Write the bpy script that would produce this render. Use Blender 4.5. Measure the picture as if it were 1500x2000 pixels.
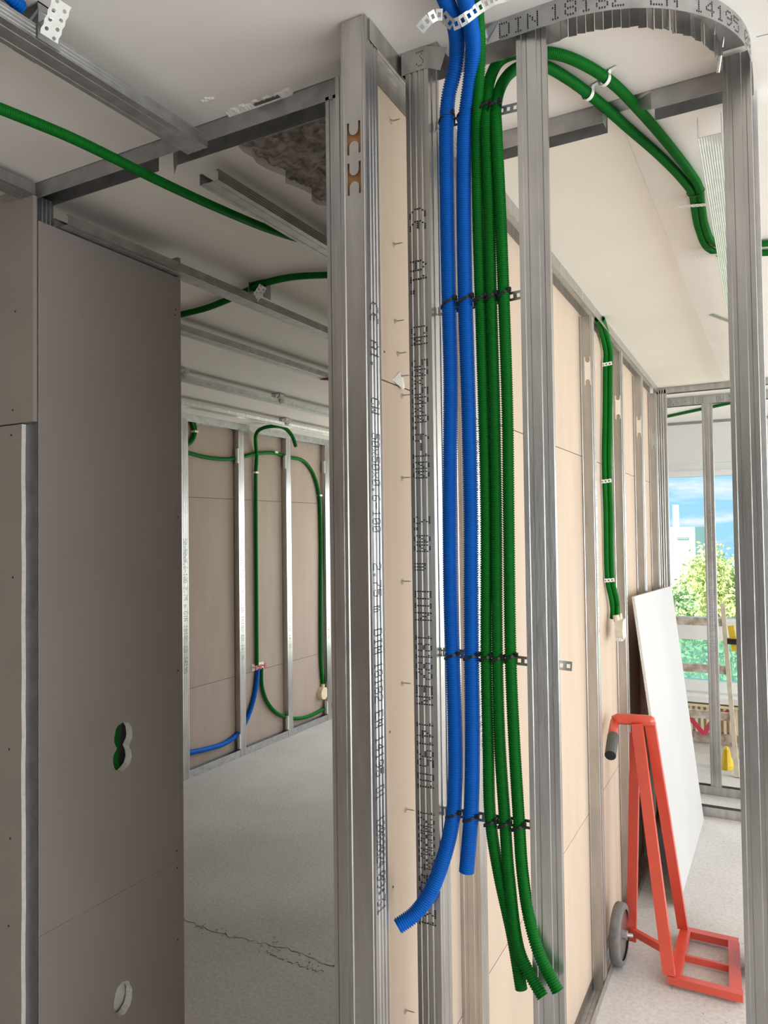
import bpy, bmesh, math, random
import numpy as np
from mathutils import Vector, Matrix
from mathutils.geometry import tessellate_polygon

random.seed(7)
rng = np.random.default_rng(7)
scene = bpy.context.scene
for o in list(bpy.data.objects):
    bpy.data.objects.remove(o, do_unlink=True)
C = bpy.context.collection
PI = math.pi

# ------------------------------------------------------------------ camera
EYE = 1.83
yaw, pitch, roll, FPX = math.radians(28.324), math.radians(1.561), math.radians(0.742), 1462.6
f_ = Vector((-math.sin(yaw) * math.cos(pitch), math.cos(yaw) * math.cos(pitch), math.sin(pitch)))
r_ = Vector((math.cos(yaw), math.sin(yaw), 0))
d_ = f_.cross(r_)
R_ = r_ * math.cos(roll) + d_ * math.sin(roll)
D_ = -r_ * math.sin(roll) + d_ * math.cos(roll)
cam_data = bpy.data.cameras.new('camera')
cam = bpy.data.objects.new('camera', cam_data)
C.objects.link(cam)
cam.matrix_world = Matrix(((R_.x, -D_.x, -f_.x, 0), (R_.y, -D_.y, -f_.y, 0), (R_.z, -D_.z, -f_.z, EYE), (0, 0, 0, 1)))
cam_data.sensor_fit = 'VERTICAL'
cam_data.sensor_height = 36.0
cam_data.lens = FPX / 2000 * 36.0
cam_data.clip_start = 0.02
cam_data.clip_end = 500
scene.camera = cam

# ------------------------------------------------------------------ world, sun, daylight, exposure
vs = scene.view_settings
vs.view_transform = 'Standard'
try:
    vs.look = 'None'
except Exception:
    pass
vs.gamma = 1.0
vs.use_curve_mapping = False
vs.exposure = 0.2

world = bpy.data.worlds.new('sky')
scene.world = world
world.use_nodes = True
nt = world.node_tree
nt.nodes.clear()
w_out = nt.nodes.new('ShaderNodeOutputWorld')
w_bg = nt.nodes.new('ShaderNodeBackground')
w_tc = nt.nodes.new('ShaderNodeTexCoord')
w_map = nt.nodes.new('ShaderNodeMapping')
w_map.inputs['Scale'].default_value = (5.0, 5.0, 22.0)
w_map.inputs['Rotation'].default_value = (0.10, 0.06, 0)
w_n = nt.nodes.new('ShaderNodeTexNoise')
w_n.inputs['Scale'].default_value = 2.2
w_n.inputs['Detail'].default_value = 6
w_r = nt.nodes.new('ShaderNodeValToRGB')
w_r.color_ramp.elements[0].position = 0.50
w_r.color_ramp.elements[0].color = (0.36, 0.72, 0.98, 1)
w_r.color_ramp.elements[1].position = 0.72
w_r.color_ramp.elements[1].color = (0.98, 0.99, 1.0, 1)
nt.links.new(w_tc.outputs['Generated'], w_map.inputs['Vector'])
nt.links.new(w_map.outputs['Vector'], w_n.inputs['Vector'])
nt.links.new(w_n.outputs['Fac'], w_r.inputs['Fac'])
nt.links.new(w_r.outputs['Color'], w_bg.inputs['Color'])
w_bg.inputs['Strength'].default_value = 1.0
nt.links.new(w_bg.outputs['Background'], w_out.inputs['Surface'])


def sun_lamp(name, rot, strength):
    l = bpy.data.lights.new(name, 'SUN')
    l.energy = strength
    l.angle = math.radians(1.0)
    l.color = (1.0, 0.95, 0.85)
    o = bpy.data.objects.new(name, l)
    C.objects.link(o)
    o.rotation_euler = rot
    return o


def daylight(name, loc, rot, sx, sy, watt, col=(1, 0.965, 0.92)):
    l = bpy.data.lights.new(name, 'AREA')
    l.shape = 'RECTANGLE'
    l.size, l.size_y = sx, sy
    l.energy = watt
    l.color = col
    o = bpy.data.objects.new(name, l)
    C.objects.link(o)
    o.location = loc
    o.rotation_euler = rot
    return o


sun_lamp('sun', (math.radians(52), 0, math.radians(-25)), 6.0)
# daylight in window openings outside the frame; far-right and rear ones are added fill
daylight('daylight_right_windows', (3.12, 1.15, 1.50), (0, math.radians(90), 0), 1.8, 5.5, 122)
daylight('daylight_front_right_window', (1.85, 7.25, 1.45), (math.radians(-90), 0, 0), 1.9, 1.7, 25)
daylight('added_fill_far_right', (3.12, 6.1, 1.5), (0, math.radians(90), 0), 1.8, 1.3, 62)  # added fill, brightens the zone beyond the far frames
daylight('added_fill_rear', (2.0, -3.12, 1.5), (math.radians(90), 0, 0), 1.7, 1.5, 9)  # added fill for the viewer's side, placed clear of the stud reflections
daylight('daylight_front_left_window', (-2.55, 7.25, 1.45), (math.radians(-90), 0, 0), 2.1, 1.7, 40)


# ------------------------------------------------------------------ materials
def base_mat(name):
    m = bpy.data.materials.new(name)
    m.use_nodes = True
    n = m.node_tree.nodes
    b = n['Principled BSDF']
    return m, m.node_tree, b


def mat(name, col, rough=0.6, metal=0.0, var=0.0, scale=8.0, bump=0.0, bscale=60.0, stretch=(1, 1, 1), spec=0.5, col2=None, detail=5):
    m, t, b = base_mat(name)
    b.inputs['Roughness'].default_value = rough
    b.inputs['Metallic'].default_value = metal
    b.inputs['Specular IOR Level'].default_value = spec
    tc = t.nodes.new('ShaderNodeTexCoord')
    mp = t.nodes.new('ShaderNodeMapping')
    mp.inputs['Scale'].default_value = stretch
    t.links.new(tc.outputs['Object'], mp.inputs['Vector'])
    if var > 0 or col2:
        nz = t.nodes.new('ShaderNodeTexNoise')
        nz.inputs['Scale'].default_value = scale
        nz.inputs['Detail'].default_value = detail
        t.links.new(mp.outputs['Vector'], nz.inputs['Vector'])
        rp = t.nodes.new('ShaderNodeValToRGB')
        c2 = col2 if col2 else tuple(min(1, c * (1 + var)) for c in col)
        c1 = col if col2 else tuple(c * (1 - var) for c in col)
        rp.color_ramp.elements[0].color = (*c1, 1)
        rp.color_ramp.elements[1].color = (*c2, 1)
        rp.color_ramp.elements[0].position = 0.32
        rp.color_ramp.elements[1].position = 0.68
        t.links.new(nz.outputs['Fac'], rp.inputs['Fac'])
        t.links.new(rp.outputs['Color'], b.inputs['Base Color'])
    else:
        b.inputs['Base Color'].default_value = (*col, 1)
    if bump > 0:
        nb = t.nodes.new('ShaderNodeTexNoise')
        nb.inputs['Scale'].default_value = bscale
        nb.inputs['Detail'].default_value = 6
        t.links.new(mp.outputs['Vector'], nb.inputs['Vector'])
        bp = t.nodes.new('ShaderNodeBump')
        bp.inputs['Strength'].default_value = bump
        bp.inputs['Distance'].default_value = 0.01
        t.links.new(nb.outputs['Fac'], bp.inputs['Height'])
        t.links.new(bp.outputs['Normal'], b.inputs['Normal'])
    return m


def concrete_floor():
    m, t, b = base_mat('concrete_floor')
    b.inputs['Roughness'].default_value = 0.72
    tc = t.nodes.new('ShaderNodeTexCoord')
    n1 = t.nodes.new('ShaderNodeTexNoise'); n1.inputs['Scale'].default_value = 1.3; n1.inputs['Detail'].default_value = 8
    n2 = t.nodes.new('ShaderNodeTexNoise'); n2.inputs['Scale'].default_value = 60; n2.inputs['Detail'].default_value = 3
    n3 = t.nodes.new('ShaderNodeTexVoronoi'); n3.inputs['Scale'].default_value = 26
    for n in (n1, n2, n3):
        t.links.new(tc.outputs['Object'], n.inputs['Vector'])
    r1 = t.nodes.new('ShaderNodeValToRGB')
    r1.color_ramp.elements[0].position = 0.3; r1.color_ramp.elements[0].color = (0.56, 0.535, 0.52, 1)
    r1.color_ramp.elements[1].position = 0.7; r1.color_ramp.elements[1].color = (0.72, 0.685, 0.67, 1)
    t.links.new(n1.outputs['Fac'], r1.inputs['Fac'])
    r3 = t.nodes.new('ShaderNodeValToRGB')
    r3.color_ramp.elements[0].position = 0.05; r3.color_ramp.elements[0].color = (0.32, 0.27, 0.25, 1)
    r3.color_ramp.elements[1].position = 0.09; r3.color_ramp.elements[1].color = (1, 1, 1, 1)
    t.links.new(n3.outputs['Distance'], r3.inputs['Fac'])
    mx = t.nodes.new('ShaderNodeMixRGB'); mx.blend_type = 'MULTIPLY'; mx.inputs['Fac'].default_value = 0.55
    t.links.new(r1.outputs['Color'], mx.inputs[1]); t.links.new(r3.outputs['Color'], mx.inputs[2])
    r2 = t.nodes.new('ShaderNodeValToRGB')
    r2.color_ramp.elements[0].position = 0.35; r2.color_ramp.elements[0].color = (0.86, 0.85, 0.84, 1)
    r2.color_ramp.elements[1].position = 0.65; r2.color_ramp.elements[1].color = (1, 1, 1, 1)
    t.links.new(n2.outputs['Fac'], r2.inputs['Fac'])
    m2 = t.nodes.new('ShaderNodeMixRGB'); m2.blend_type = 'MULTIPLY'; m2.inputs['Fac'].default_value = 1
    t.links.new(mx.outputs['Color'], m2.inputs[1]); t.links.new(r2.outputs['Color'], m2.inputs[2])
    t.links.new(m2.outputs['Color'], b.inputs['Base Color'])
    bp = t.nodes.new('ShaderNodeBump'); bp.inputs['Strength'].default_value = 0.15; bp.inputs['Distance'].default_value = 0.01
    t.links.new(n2.outputs['Fac'], bp.inputs['Height']); t.links.new(bp.outputs['Normal'], b.inputs['Normal'])
    return m


def frosted_mat(name, tint):
    m = glass_mat(name, tint); t = m.node_tree
    o = [n for n in t.nodes if n.type == 'OUTPUT_MATERIAL'][0]; prev = o.inputs['Surface'].links[0].from_socket
    tl = t.nodes.new('ShaderNodeBsdfTranslucent'); tl.inputs['Color'].default_value = (0.85, 1.0, 0.96, 1)
    mx = t.nodes.new('ShaderNodeMixShader'); mx.inputs['Fac'].default_value = 0.35
    t.links.new(prev, mx.inputs[1]); t.links.new(tl.outputs['BSDF'], mx.inputs[2]); t.links.new(mx.outputs['Shader'], o.inputs['Surface'])
    return m


def glass_mat(name, tint):
    m = bpy.data.materials.new(name); m.use_nodes = True
    t = m.node_tree; t.nodes.clear()
    o = t.nodes.new('ShaderNodeOutputMaterial'); tr = t.nodes.new('ShaderNodeBsdfTransparent'); gl = t.nodes.new('ShaderNodeBsdfGlossy')
    mx = t.nodes.new('ShaderNodeMixShader'); fr = t.nodes.new('ShaderNodeFresnel'); fr.inputs['IOR'].default_value = 1.3
    tr.inputs['Color'].default_value = (*tint, 1); gl.inputs['Roughness'].default_value = 0.02
    t.links.new(fr.outputs['Fac'], mx.inputs['Fac']); t.links.new(tr.outputs['BSDF'], mx.inputs[1]); t.links.new(gl.outputs['BSDF'], mx.inputs[2])
    t.links.new(mx.outputs['Shader'], o.inputs['Surface'])
    return m


M = {}
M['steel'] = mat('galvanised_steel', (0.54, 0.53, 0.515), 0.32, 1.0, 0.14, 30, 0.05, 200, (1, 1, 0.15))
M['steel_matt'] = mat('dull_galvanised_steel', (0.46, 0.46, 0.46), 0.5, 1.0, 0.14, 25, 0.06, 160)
M['steel_shaded'] = mat('shaded_galvanised_steel', (0.26, 0.27, 0.29), 0.42, 1.0, 0.12, 25, 0.05, 160)  # darker copy of the steel, dim reflections put into its colour
M['steel_bright'] = mat('bright_galvanised_steel', (0.80, 0.81, 0.82), 0.33, 1.0, 0.06, 40)
M['strap'] = mat('strap_steel', (0.48, 0.48, 0.47), 0.35, 1.0, 0.1, 60)
M['strap_white'] = mat('white_strap', (0.86, 0.85, 0.82), 0.45, 0.0, 0.05, 60)
M['black'] = mat('black_plastic', (0.012, 0.012, 0.014), 0.4)
M['ink'] = mat('black_ink', (0.015, 0.015, 0.02), 0.6)
M['ink_grey'] = mat('grey_ink', (0.16, 0.17, 0.18), 0.6)
M['blue'] = mat('blue_plastic', (0.002, 0.11, 0.50), 0.5, 0, 0.06, 20, spec=0.12)
M['green'] = mat('green_plastic', (0.002, 0.135, 0.012), 0.5, 0, 0.08, 20, spec=0.12)
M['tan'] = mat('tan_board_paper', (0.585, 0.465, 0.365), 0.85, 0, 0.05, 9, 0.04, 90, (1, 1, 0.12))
M['tan_shaded'] = mat('shaded_tan_paper', (0.42, 0.335, 0.28), 0.85, 0, 0.06, 7, 0.04, 90, (1, 1, 0.2))  # tan paper again, with the left room's shade put into the colour
M['grey_board'] = mat('grey_board_paper', (0.315, 0.275, 0.26), 0.85, 0, 0.04, 3, 0.03, 120)
M['grey_board_warm'] = mat('warm_grey_board_paper', (0.36, 0.31, 0.275), 0.85, 0, 0.05, 4, 0.03, 120)
M['gypsum'] = mat('gypsum_core', (0.80, 0.76, 0.70), 0.95, 0, 0.08, 60, 0.3, 120)
M['white_board'] = mat('white_board', (0.58, 0.575, 0.58), 0.6, 0, 0.03, 2)
M['ceil'] = mat('ceiling_plaster', (0.86, 0.815, 0.775), 0.9, 0, 0.03, 2.2, 0.05, 30)
M['ceil_cream'] = mat('cream_ceiling_board', (0.82, 0.775, 0.70), 0.9, 0, 0.02, 2.5)
M['wall_white'] = mat('white_wall', (0.78, 0.77, 0.75), 0.9, 0, 0.03, 3)
M['dark_wall'] = mat('dark_wall_boards', (0.22, 0.19, 0.17), 0.9, 0, 0.1, 3)
M['rough'] = mat('rough_concrete', (0.15, 0.125, 0.11), 0.95, 0, 0.0, 45, 0.6, 70, col2=(0.46, 0.41, 0.38), detail=12)
M['floor'] = concrete_floor()
M['crack'] = mat('floor_crack', (0.16, 0.13, 0.12), 0.95, 0, 0.2, 40)
M['crumb'] = mat('plaster_crumb', (0.6, 0.56, 0.53), 0.95, 0, 0.1, 90)
M['red'] = mat('red_paint', (0.68, 0.075, 0.04), 0.30, 0, 0.06, 12, spec=1.0)
M['rubber'] = mat('grey_rubber', (0.20, 0.19, 0.19), 0.75, 0, 0.15, 40)
M['grip'] = mat('dark_grip', (0.09, 0.095, 0.085), 0.55)
M['frame_white'] = mat('white_window_frame', (0.90, 0.90, 0.89), 0.5)
M['frame_grey'] = mat('pale_grey_panel', (0.84, 0.84, 0.82), 0.6, 0, 0.03, 3)
M['radiator'] = mat('cream_radiator', (0.82, 0.70, 0.50), 0.45)
M['wood'] = mat('spattered_wood', (0.42, 0.30, 0.20), 0.8, 0, 0, 22, 0.1, 60, (1, 1, 1), col2=(0.78, 0.72, 0.66))
M['wood_pale'] = mat('pale_wood', (0.66, 0.58, 0.46), 0.8, 0, 0.1, 20)
M['timber'] = mat('brown_timber', (0.55, 0.27, 0.10), 0.7, 0, 0.12, 20)
M['pink'] = mat('pink_red_strap', (0.75, 0.06, 0.13), 0.6)
M['yellow'] = mat('yellow_plastic', (0.80, 0.56, 0.03), 0.5, 0, 0.08, 20)
M['orange'] = mat('orange_board', (0.72, 0.36, 0.16), 0.7, 0, 0.1, 20)
M['leaf'] = mat('leaves', (0.56, 0.68, 0.26), 0.8, 0, 0, 0.9, col2=(0.88, 0.86, 0.42))
M['leaf2'] = mat('leaves_dark', (0.40, 0.60, 0.34), 0.8, 0, 0, 0.8, col2=(0.66, 0.78, 0.42))
M['bark'] = mat('bark', (0.16, 0.12, 0.09), 0.9, 0, 0.2, 10)
M['render_white'] = mat('white_render', (0.85, 0.85, 0.85), 0.9)
M['far_glass'] = mat('far_window', (0.35, 0.40, 0.45), 0.2)
M['grass'] = mat('grass', (0.16, 0.30, 0.07), 0.9, 0, 0.2, 0.5)
M['glass'] = glass_mat('clear_glass', (0.97, 0.98, 0.98))
M['glass_aqua'] = frosted_mat('aqua_glass', (0.74, 0.95, 0.90))
M['plug'] = mat('pale_plastic', (0.72, 0.66, 0.55), 0.6, 0, 0.08, 30)


# ------------------------------------------------------------------ mesh helpers
class MB:
    def __init__(self):
        self.v = []; self.f = []; self.m = []

    def add(self, verts, faces, mi=0):
        o = len(self.v)
        self.v += [tuple(p) for p in verts]
        self.f += [tuple(i + o for i in q) for q in faces]
        self.m += [mi] * len(faces)
        return self

    def box(self, lo, hi, mi=0, T=None):
        x0, y0, z0 = lo; x1, y1, z1 = hi
        vs_ = [(x0, y0, z0), (x1, y0, z0), (x1, y1, z0), (x0, y1, z0), (x0, y0, z1), (x1, y0, z1), (x1, y1, z1), (x0, y1, z1)]
        if T is not None:
            vs_ = [tuple(T @ Vector(p)) for p in vs_]
        return self.add(vs_, [(0, 3, 2, 1), (4, 5, 6, 7), (0, 1, 5, 4), (1, 2, 6, 5), (2, 3, 7, 6), (3, 0, 4, 7)], mi)

    def bar(self, a, b, w, h, up=(0, 0, 1), mi=0):
        a = Vector(a); b = Vector(b); d = (b - a); L = d.length; d.normalize()
        s = d.cross(Vector(up)); s.normalize(); u = s.cross(d)
        T = Matrix(((s.x, d.x, u.x, a.x), (s.y, d.y, u.y, a.y), (s.z, d.z, u.z, a.z), (0, 0, 0, 1)))
        return self.box((-w / 2, 0, -h / 2), (w / 2, L, h / 2), mi, T)

    def sheet(self, poly, t, T, L, mi=0):
        """open polyline in local xy, thickness t, extruded L along local z, then placed by T"""
        n = len(poly); P = [Vector(p) for p in poly]; Q = []
        for i in range(n):
            d1 = (P[i] - P[i - 1]).normalized() if i > 0 else (P[1] - P[0]).normalized()
            d2 = (P[i + 1] - P[i]).normalized() if i < n - 1 else d1
            n1 = Vector((-d1.y, d1.x)); n2 = Vector((-d2.y, d2.x))
            mm = n1 + n2; mm = mm / max(0.3, mm.length_squared / 2)
            Q.append(P[i] + mm * t)
        V = []
        for z in (0, L):
            for p in P: V.append(T @ Vector((p.x, p.y, z)))
            for p in Q: V.append(T @ Vector((p.x, p.y, z)))
        F = []; a, b, c, d = 0, n, 2 * n, 3 * n
        for i in range(n - 1):
            F.append((a + i, a + i + 1, c + i + 1, c + i))
            F.append((b + i + 1, b + i, d + i, d + i + 1))
            F.append((a + i + 1, a + i, b + i, b + i + 1))
            F.append((c + i, c + i + 1, d + i + 1, d + i))
        F.append((a, c, d, b)); F.append((a + n - 1, b + n - 1, d + n - 1, c + n - 1))
        return self.add(V, F, mi)

    def plate(self, outer, holes, t, T, mi=0, mside=0):
        """flat plate with holes, outline in local xy, thickness t along local +z"""
        loops = [outer] + list(holes)
        tri = tessellate_polygon([[Vector((p[0], p[1], 0)) for p in l] for l in loops])
        flat = [p for l in loops for p in l]; n = len(flat)
        V = [T @ Vector((p[0], p[1], 0)) for p in flat] + [T @ Vector((p[0], p[1], t)) for p in flat]
        F = [tuple(q) for q in tri] + [tuple(i + n for i in reversed(q)) for q in tri]
        self.add(V, F, mi)
        S = []; o = 0
        for l in loops:
            k = len(l)
            for i in range(k):
                j = (i + 1) % k
                S.append((o + i, o + j, o + j + n, o + i + n))
            o += k
        # side faces reuse the vertices just added
        base = len(self.v) - 2 * n
        self.f += [tuple(i + base for i in q) for q in S]
        self.m += [mside] * len(S)
        return self

    def tube(self, pts, r, seg=10, cap=True, mi=0):
        P = [Vector(p) for p in pts]; rs = r if isinstance(r, (list, tuple)) else [r] * len(P)
        t0 = (P[1] - P[0]).normalized(); u = t0.orthogonal().normalized()
        V = []; F = []
        for i, p in enumerate(P):
            t = (P[min(i + 1, len(P) - 1)] - P[max(i - 1, 0)]).normalized()
            u = (u - t * u.dot(t)).normalized(); w = t.cross(u)
            for k in range(seg):
                a = 2 * PI * k / seg
                V.append(p + (u * math.cos(a) + w * math.sin(a)) * rs[i])
        for i in range(len(P) - 1):
            for k in range(seg):
                k2 = (k + 1) % seg
                F.append((i * seg + k, i * seg + k2, (i + 1) * seg + k2, (i + 1) * seg + k))
        if cap:
            F.append(tuple(range(seg - 1, -1, -1))); F.append(tuple(range((len(P) - 1) * seg, len(P) * seg)))
        return self.add(V, F, mi)

    def build(self, name, mats, parent=None, smooth=False, base=None):
        me = bpy.data.meshes.new(name)
        V = np.array(self.v, dtype=float)
        if base is None:
            lo, hi = V.min(0), V.max(0)
            base = Vector(((lo[0] + hi[0]) / 2, (lo[1] + hi[1]) / 2, lo[2]))
        base = Vector(base)
        me.from_pydata((V - np.array(base)).tolist(), [], self.f)
        for mm in (mats if isinstance(mats, (list, tuple)) else [mats]):
            me.materials.append(mm)
        if len(set(self.m)) > 1:
            me.polygons.foreach_set('material_index', self.m)
        me.update()
        bm = bmesh.new(); bm.from_mesh(me); bmesh.ops.recalc_face_normals(bm, faces=bm.faces); bm.to_mesh(me); bm.free()
        if smooth:
            me.polygons.foreach_set('use_smooth', [True] * len(me.polygons))
        o = bpy.data.objects.new(name, me)
        C.objects.link(o)
        if parent is not None:
            o.parent = parent
            o.location = base - WORLD_LOC[parent.name]
        else:
            o.location = base
        WORLD_LOC[o.name] = base.copy()
        return o


WORLD_LOC = {}


def empty(name, loc):
    o = bpy.data.objects.new(name, None)
    o.empty_display_size = 0.05
    C.objects.link(o)
    o.location = loc
    WORLD_LOC[o.name] = Vector(loc)
    return o


def tag(o, label, cat, group=None):
    o['label'] = label; o['category'] = cat
    if group: o['group'] = group
    return o


def struct(o, label=None):
    o['kind'] = 'structure'
    if label: o['label'] = label
    return o


def stuff(o):
    o['kind'] = 'stuff'
    return o


# the long middle partition is very slightly skewed: local u across (x), v along (y)
TW = Matrix.Translation((-0.64, 1.2, 0)) @ Matrix.Rotation(0.0215, 4, 'Z')


def Wp(u, v, z): return TW @ Vector((u, v, z))


ZC = 2.755

# ------------------------------------------------------------------ 5x7 dot lettering
FONT = {
 '0': '01110 10001 10011 10101 11001 10001 01110', '1': '00100 01100 00100 00100 00100 00100 01110', '2': '01110 10001 00001 00110 01000 10000 11111',
 '3': '11111 00010 00100 00010 00001 10001 01110', '4': '00010 00110 01010 10010 11111 00010 00010', '5': '11111 10000 11110 00001 00001 10001 01110',
 '6': '00110 01000 10000 11110 10001 10001 01110', '7': '11111 00001 00010 00100 01000 01000 01000', '8': '01110 10001 10001 01110 10001 10001 01110',
 '9': '01110 10001 10001 01111 00001 00010 01100', '.': '00000 00000 00000 00000 00000 01100 01100', '-': '00000 00000 00000 11111 00000 00000 00000',
 'x': '00000 00000 10001 01010 00100 01010 10001', 'm': '00000 00000 11010 10101 10101 10101 10101', 'D': '11110 10001 10001 10001 10001 10001 11110',
 'I': '01110 00100 00100 00100 00100 00100 01110', 'N': '10001 11001 10101 10101 10011 10001 10001', 'E': '11111 10000 10000 11110 10000 10000 11111',
 'C': '01110 10001 10000 10000 10000 10001 01110', 'W': '10001 10001 10001 10101 10101 11011 10001', 'U': '10001 10001 10001 10001 10001 10001 01110',
 'A': '00100 01010 10001 10001 11111 10001 10001', ':': '00000 01100 01100 00000 01100 01100 00000', ' ': '00000 ' * 7,
 '(': '00111 01000 10000 10000 10000 01000 00111', ')': '00111 01000 10000 11110 10000 01000 00111',
}


def lettering(name, items, mapper, pr, pu, dr, du, material, parent):
    """items: (text, start along reading direction, advance or None). mapper(s,h)->point on the surface (slightly proud)"""
    mb = MB()
    for text, s0, adv in items:
        adv = adv or 6 * pr
        q = adv / 6
        for i, ch in enumerate(text):
            rows = FONT.get(ch, FONT[' ']).split()
            for rr, row in enumerate(rows):
                for cc, bit in enumerate(row):
                    if bit == '1':
                        s = s0 + i * adv + cc * q; h = (6 - rr) * pu
                        a, b, c, d = mapper(s - dr * q / 2, h - du / 2), mapper(s + dr * q / 2, h - du / 2), mapper(s + dr * q / 2, h + du / 2), mapper(s - dr * q / 2, h + du / 2)
                        mb.add([a, b, c, d], [(0, 1, 2, 3)])
    return stuff(mb.build(name, material, parent))


# ------------------------------------------------------------------ profiles
def flange_pts(sgn, w=0.025, d=0.048, g=0.0012, start_lip=True):
    """points from the lip to the web corner on side sgn"""
    x = sgn * w
    xi = sgn * (w - g)
    pts = [(sgn * (w - 0.006), d), (x, d)]
    for y in (0.040, 0.028, 0.016):
        pts += [(x, y), (xi, y - 0.002), (xi, y - 0.005), (x, y - 0.007)]
    pts.append((x, 0))
    return pts


def h_hole(cx, cz, w, h, n=7):
    """H shaped punch-out: slot with a rounded tab from top and bottom"""
    r = w / 2 - 0.004
    pts = [(cx - w / 2, cz - h / 2), (cx - w / 2, cz + h / 2)]
    st_ = max(0.0, h / 2 - 0.0055 - r)
    dep = min(r, h / 2 - 0.0055)
    st_ = min(st_, 0.014)
    pts.append((cx - r, cz + h / 2))
    for k in range(n + 1):
        a = PI * k / n
        pts.append((cx - r * math.cos(a), cz + h / 2 - st_ - dep * math.sin(a)))
    pts.append((cx + r, cz + h / 2))
    pts += [(cx + w / 2, cz + h / 2), (cx + w / 2, cz - h / 2)]
    pts.append((cx + r, cz - h / 2))
    for k in range(n + 1):
        a = PI * k / n
        pts.append((cx + r * math.cos(a), cz - h / 2 + st_ + dep * math.sin(a)))
    pts.append((cx - r, cz - h / 2))
    return pts


T_ = 0.0009


def c_stud(mb, T, L, holes=(), grooves=True):
    """C stud: web on local y=0 facing -y, flanges towards +y, up local z"""
    left = flange_pts(-1)
    right = flange_pts(1)[::-1]
    if holes:
        mb.sheet(left, T_, T, L)
        mb.sheet(right, T_, T, L)
        TT = T @ Matrix(((1, 0, 0, 0), (0, 0, 1, 0), (0, 1, 0, 0), (0, 0, 0, 1)))   # local xy plate -> xz
        xs = [-0.025, 0.025]
        mb.plate([(-0.0249, 0), (0.0249, 0), (0.0249, L), (-0.0249, L)], holes, T_, TT)
        for gx in (-0.020, 0.020):
            mb.sheet([(gx - 0.0016, 0), (gx, -0.0014), (gx + 0.0016, 0)], -0.0004, T, L)
    else:
        web = [(-0.017, 0), (-0.0155, 0.0016), (-0.009, 0.0016), (-0.0075, 0), (0.0075, 0), (0.009, 0.0016), (0.0155, 0.0016), (0.017, 0)] if grooves else []
        mb.sheet(left + web + right, T_, T, L)
    return mb


def u_track(mb, T, L, w=0.05, d=0.04):
    """U track: web on local y=0, flanges to local -y, along local z"""
    mb.sheet([(-w / 2, -d), (-w / 2, -0.001), (-w / 2 + 0.001, 0), (-w * 0.17, 0), (-w * 0.13, -0.0014), (w * 0.13, -0.0014), (w * 0.17, 0), (w / 2 - 0.001, 0), (w / 2, -0.001), (w / 2, -d)], -T_, T, L)
    return mb


def along(p, direction, down=False):
    """matrix: local z along direction, local y up (or down for floor tracks)"""
    d = Vector(direction).normalized()
    y = Vector((0, 0, -1 if down else 1)); x = y.cross(d)
    return Matrix(((x.x, y.x, d.x, p[0]), (x.y, y.y, d.y, p[1]), (x.z, y.z, d.z, p[2]), (0, 0, 0, 1)))


def upright(x, y, z, rot=0.0):
    return Matrix.Translation((x, y, z)) @ Matrix.Rotation(rot, 4, 'Z')


# ================================================================== STRUCTURE
floor = struct(MB().box((-4.6, -3.2, -0.2), (4.2, 7.2, 0)).build('floor', M['floor']), 'pale dusty concrete screed floor')

# crack in the screed
def crack(pts, w):
    mb = MB()
    n = 40; P = []
    for i in range(n + 1):
        t = i / n * (len(pts) - 1); k = min(int(t), len(pts) - 2); f = t - k
        p = Vector(pts[k]).lerp(Vector(pts[k + 1]), f)
        P.append((p.x, p.y + random.uniform(-0.012, 0.012)))
    for i in range(n):
        (x0, y0), (x1, y1) = P[i], P[i + 1]
        a = w * random.uniform(0.3, 1.3); b = w * random.uniform(0.3, 1.3)
        mb.add([(x0, y0 - a, 0.0008), (x1, y1 - b, 0.0008), (x1, y1 + b, 0.0008), (x0, y0 + a, 0.0008)], [(0, 1, 2, 3)])
    return mb
crack([(-2.75, 2.74, 0), (-2.3, 2.70, 0), (-2.0, 2.74, 0), (-1.6, 2.71, 0)], 0.0022).build('crack', M['crack'], floor)
crack([(-2.05, 2.68, 0), (-1.9, 2.66, 0), (-1.75, 2.66, 0)], 0.0025).build('crack', M['crack'], floor)
mb = MB()
for i in range(170):
    if i < 80: x, y, s = random.uniform(-2.6, -1.5), 2.71 + random.gauss(0, 0.03), random.uniform(0.001, 0.004)
    else: x, y, s = random.uniform(-0.55, -0.1), random.uniform(2.6, 5.0), random.uniform(0.001, 0.003)
    mb.box((x - s, y - s * .8, 0), (x + s, y + s, s * 1.1), 0, Matrix.Translation((x, y, 0)) @ Matrix.Rotation(random.random() * 3, 4, 'Z') @ Matrix.Translation((-x, -y, 0)))
stuff(mb.build('plaster_crumbs', M['crumb'], floor))

# ceiling slabs, with a bare strip of rough concrete left of the middle partition
mb = MB()
mb.box((-4.6, -3.2, ZC), (4.2, 1.36, ZC + 0.18))
mb.box((-0.72, 1.36, ZC), (4.2, 7.2, ZC + 0.18))
mb.box((-1.25, 4.8, ZC), (-0.72, 7.2, ZC + 0.18))
edge = [(-1.135 + random.uniform(-0.014, 0.014), 1.36 + i * 0.03) for i in range(116)]
out = [(-4.6, 7.2), (-4.6, 1.36)] + edge + [(-1.25, 4.82), (-1.25, 7.2)]
mb.plate(out, [], 0.18, Matrix.Translation((0, 0, ZC)))
ceiling = struct(mb.build('ceiling', M['ceil']), 'white plastered ceiling')
mb = MB(); n = 200; mgrid = 44
V = []; F = []
for j in range(n + 1):
    for i in range(mgrid + 1):
        V.append((-1.17 + 0.46 * i / mgrid, 1.35 + 3.5 * j / n * (j / n * 0.7 + 0.3), ZC + 0.016 + random.uniform(-0.004, 0.006) + 0.006 * math.sin(i * 0.9 + j * 0.35) * math.sin(j * 0.5)))
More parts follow.
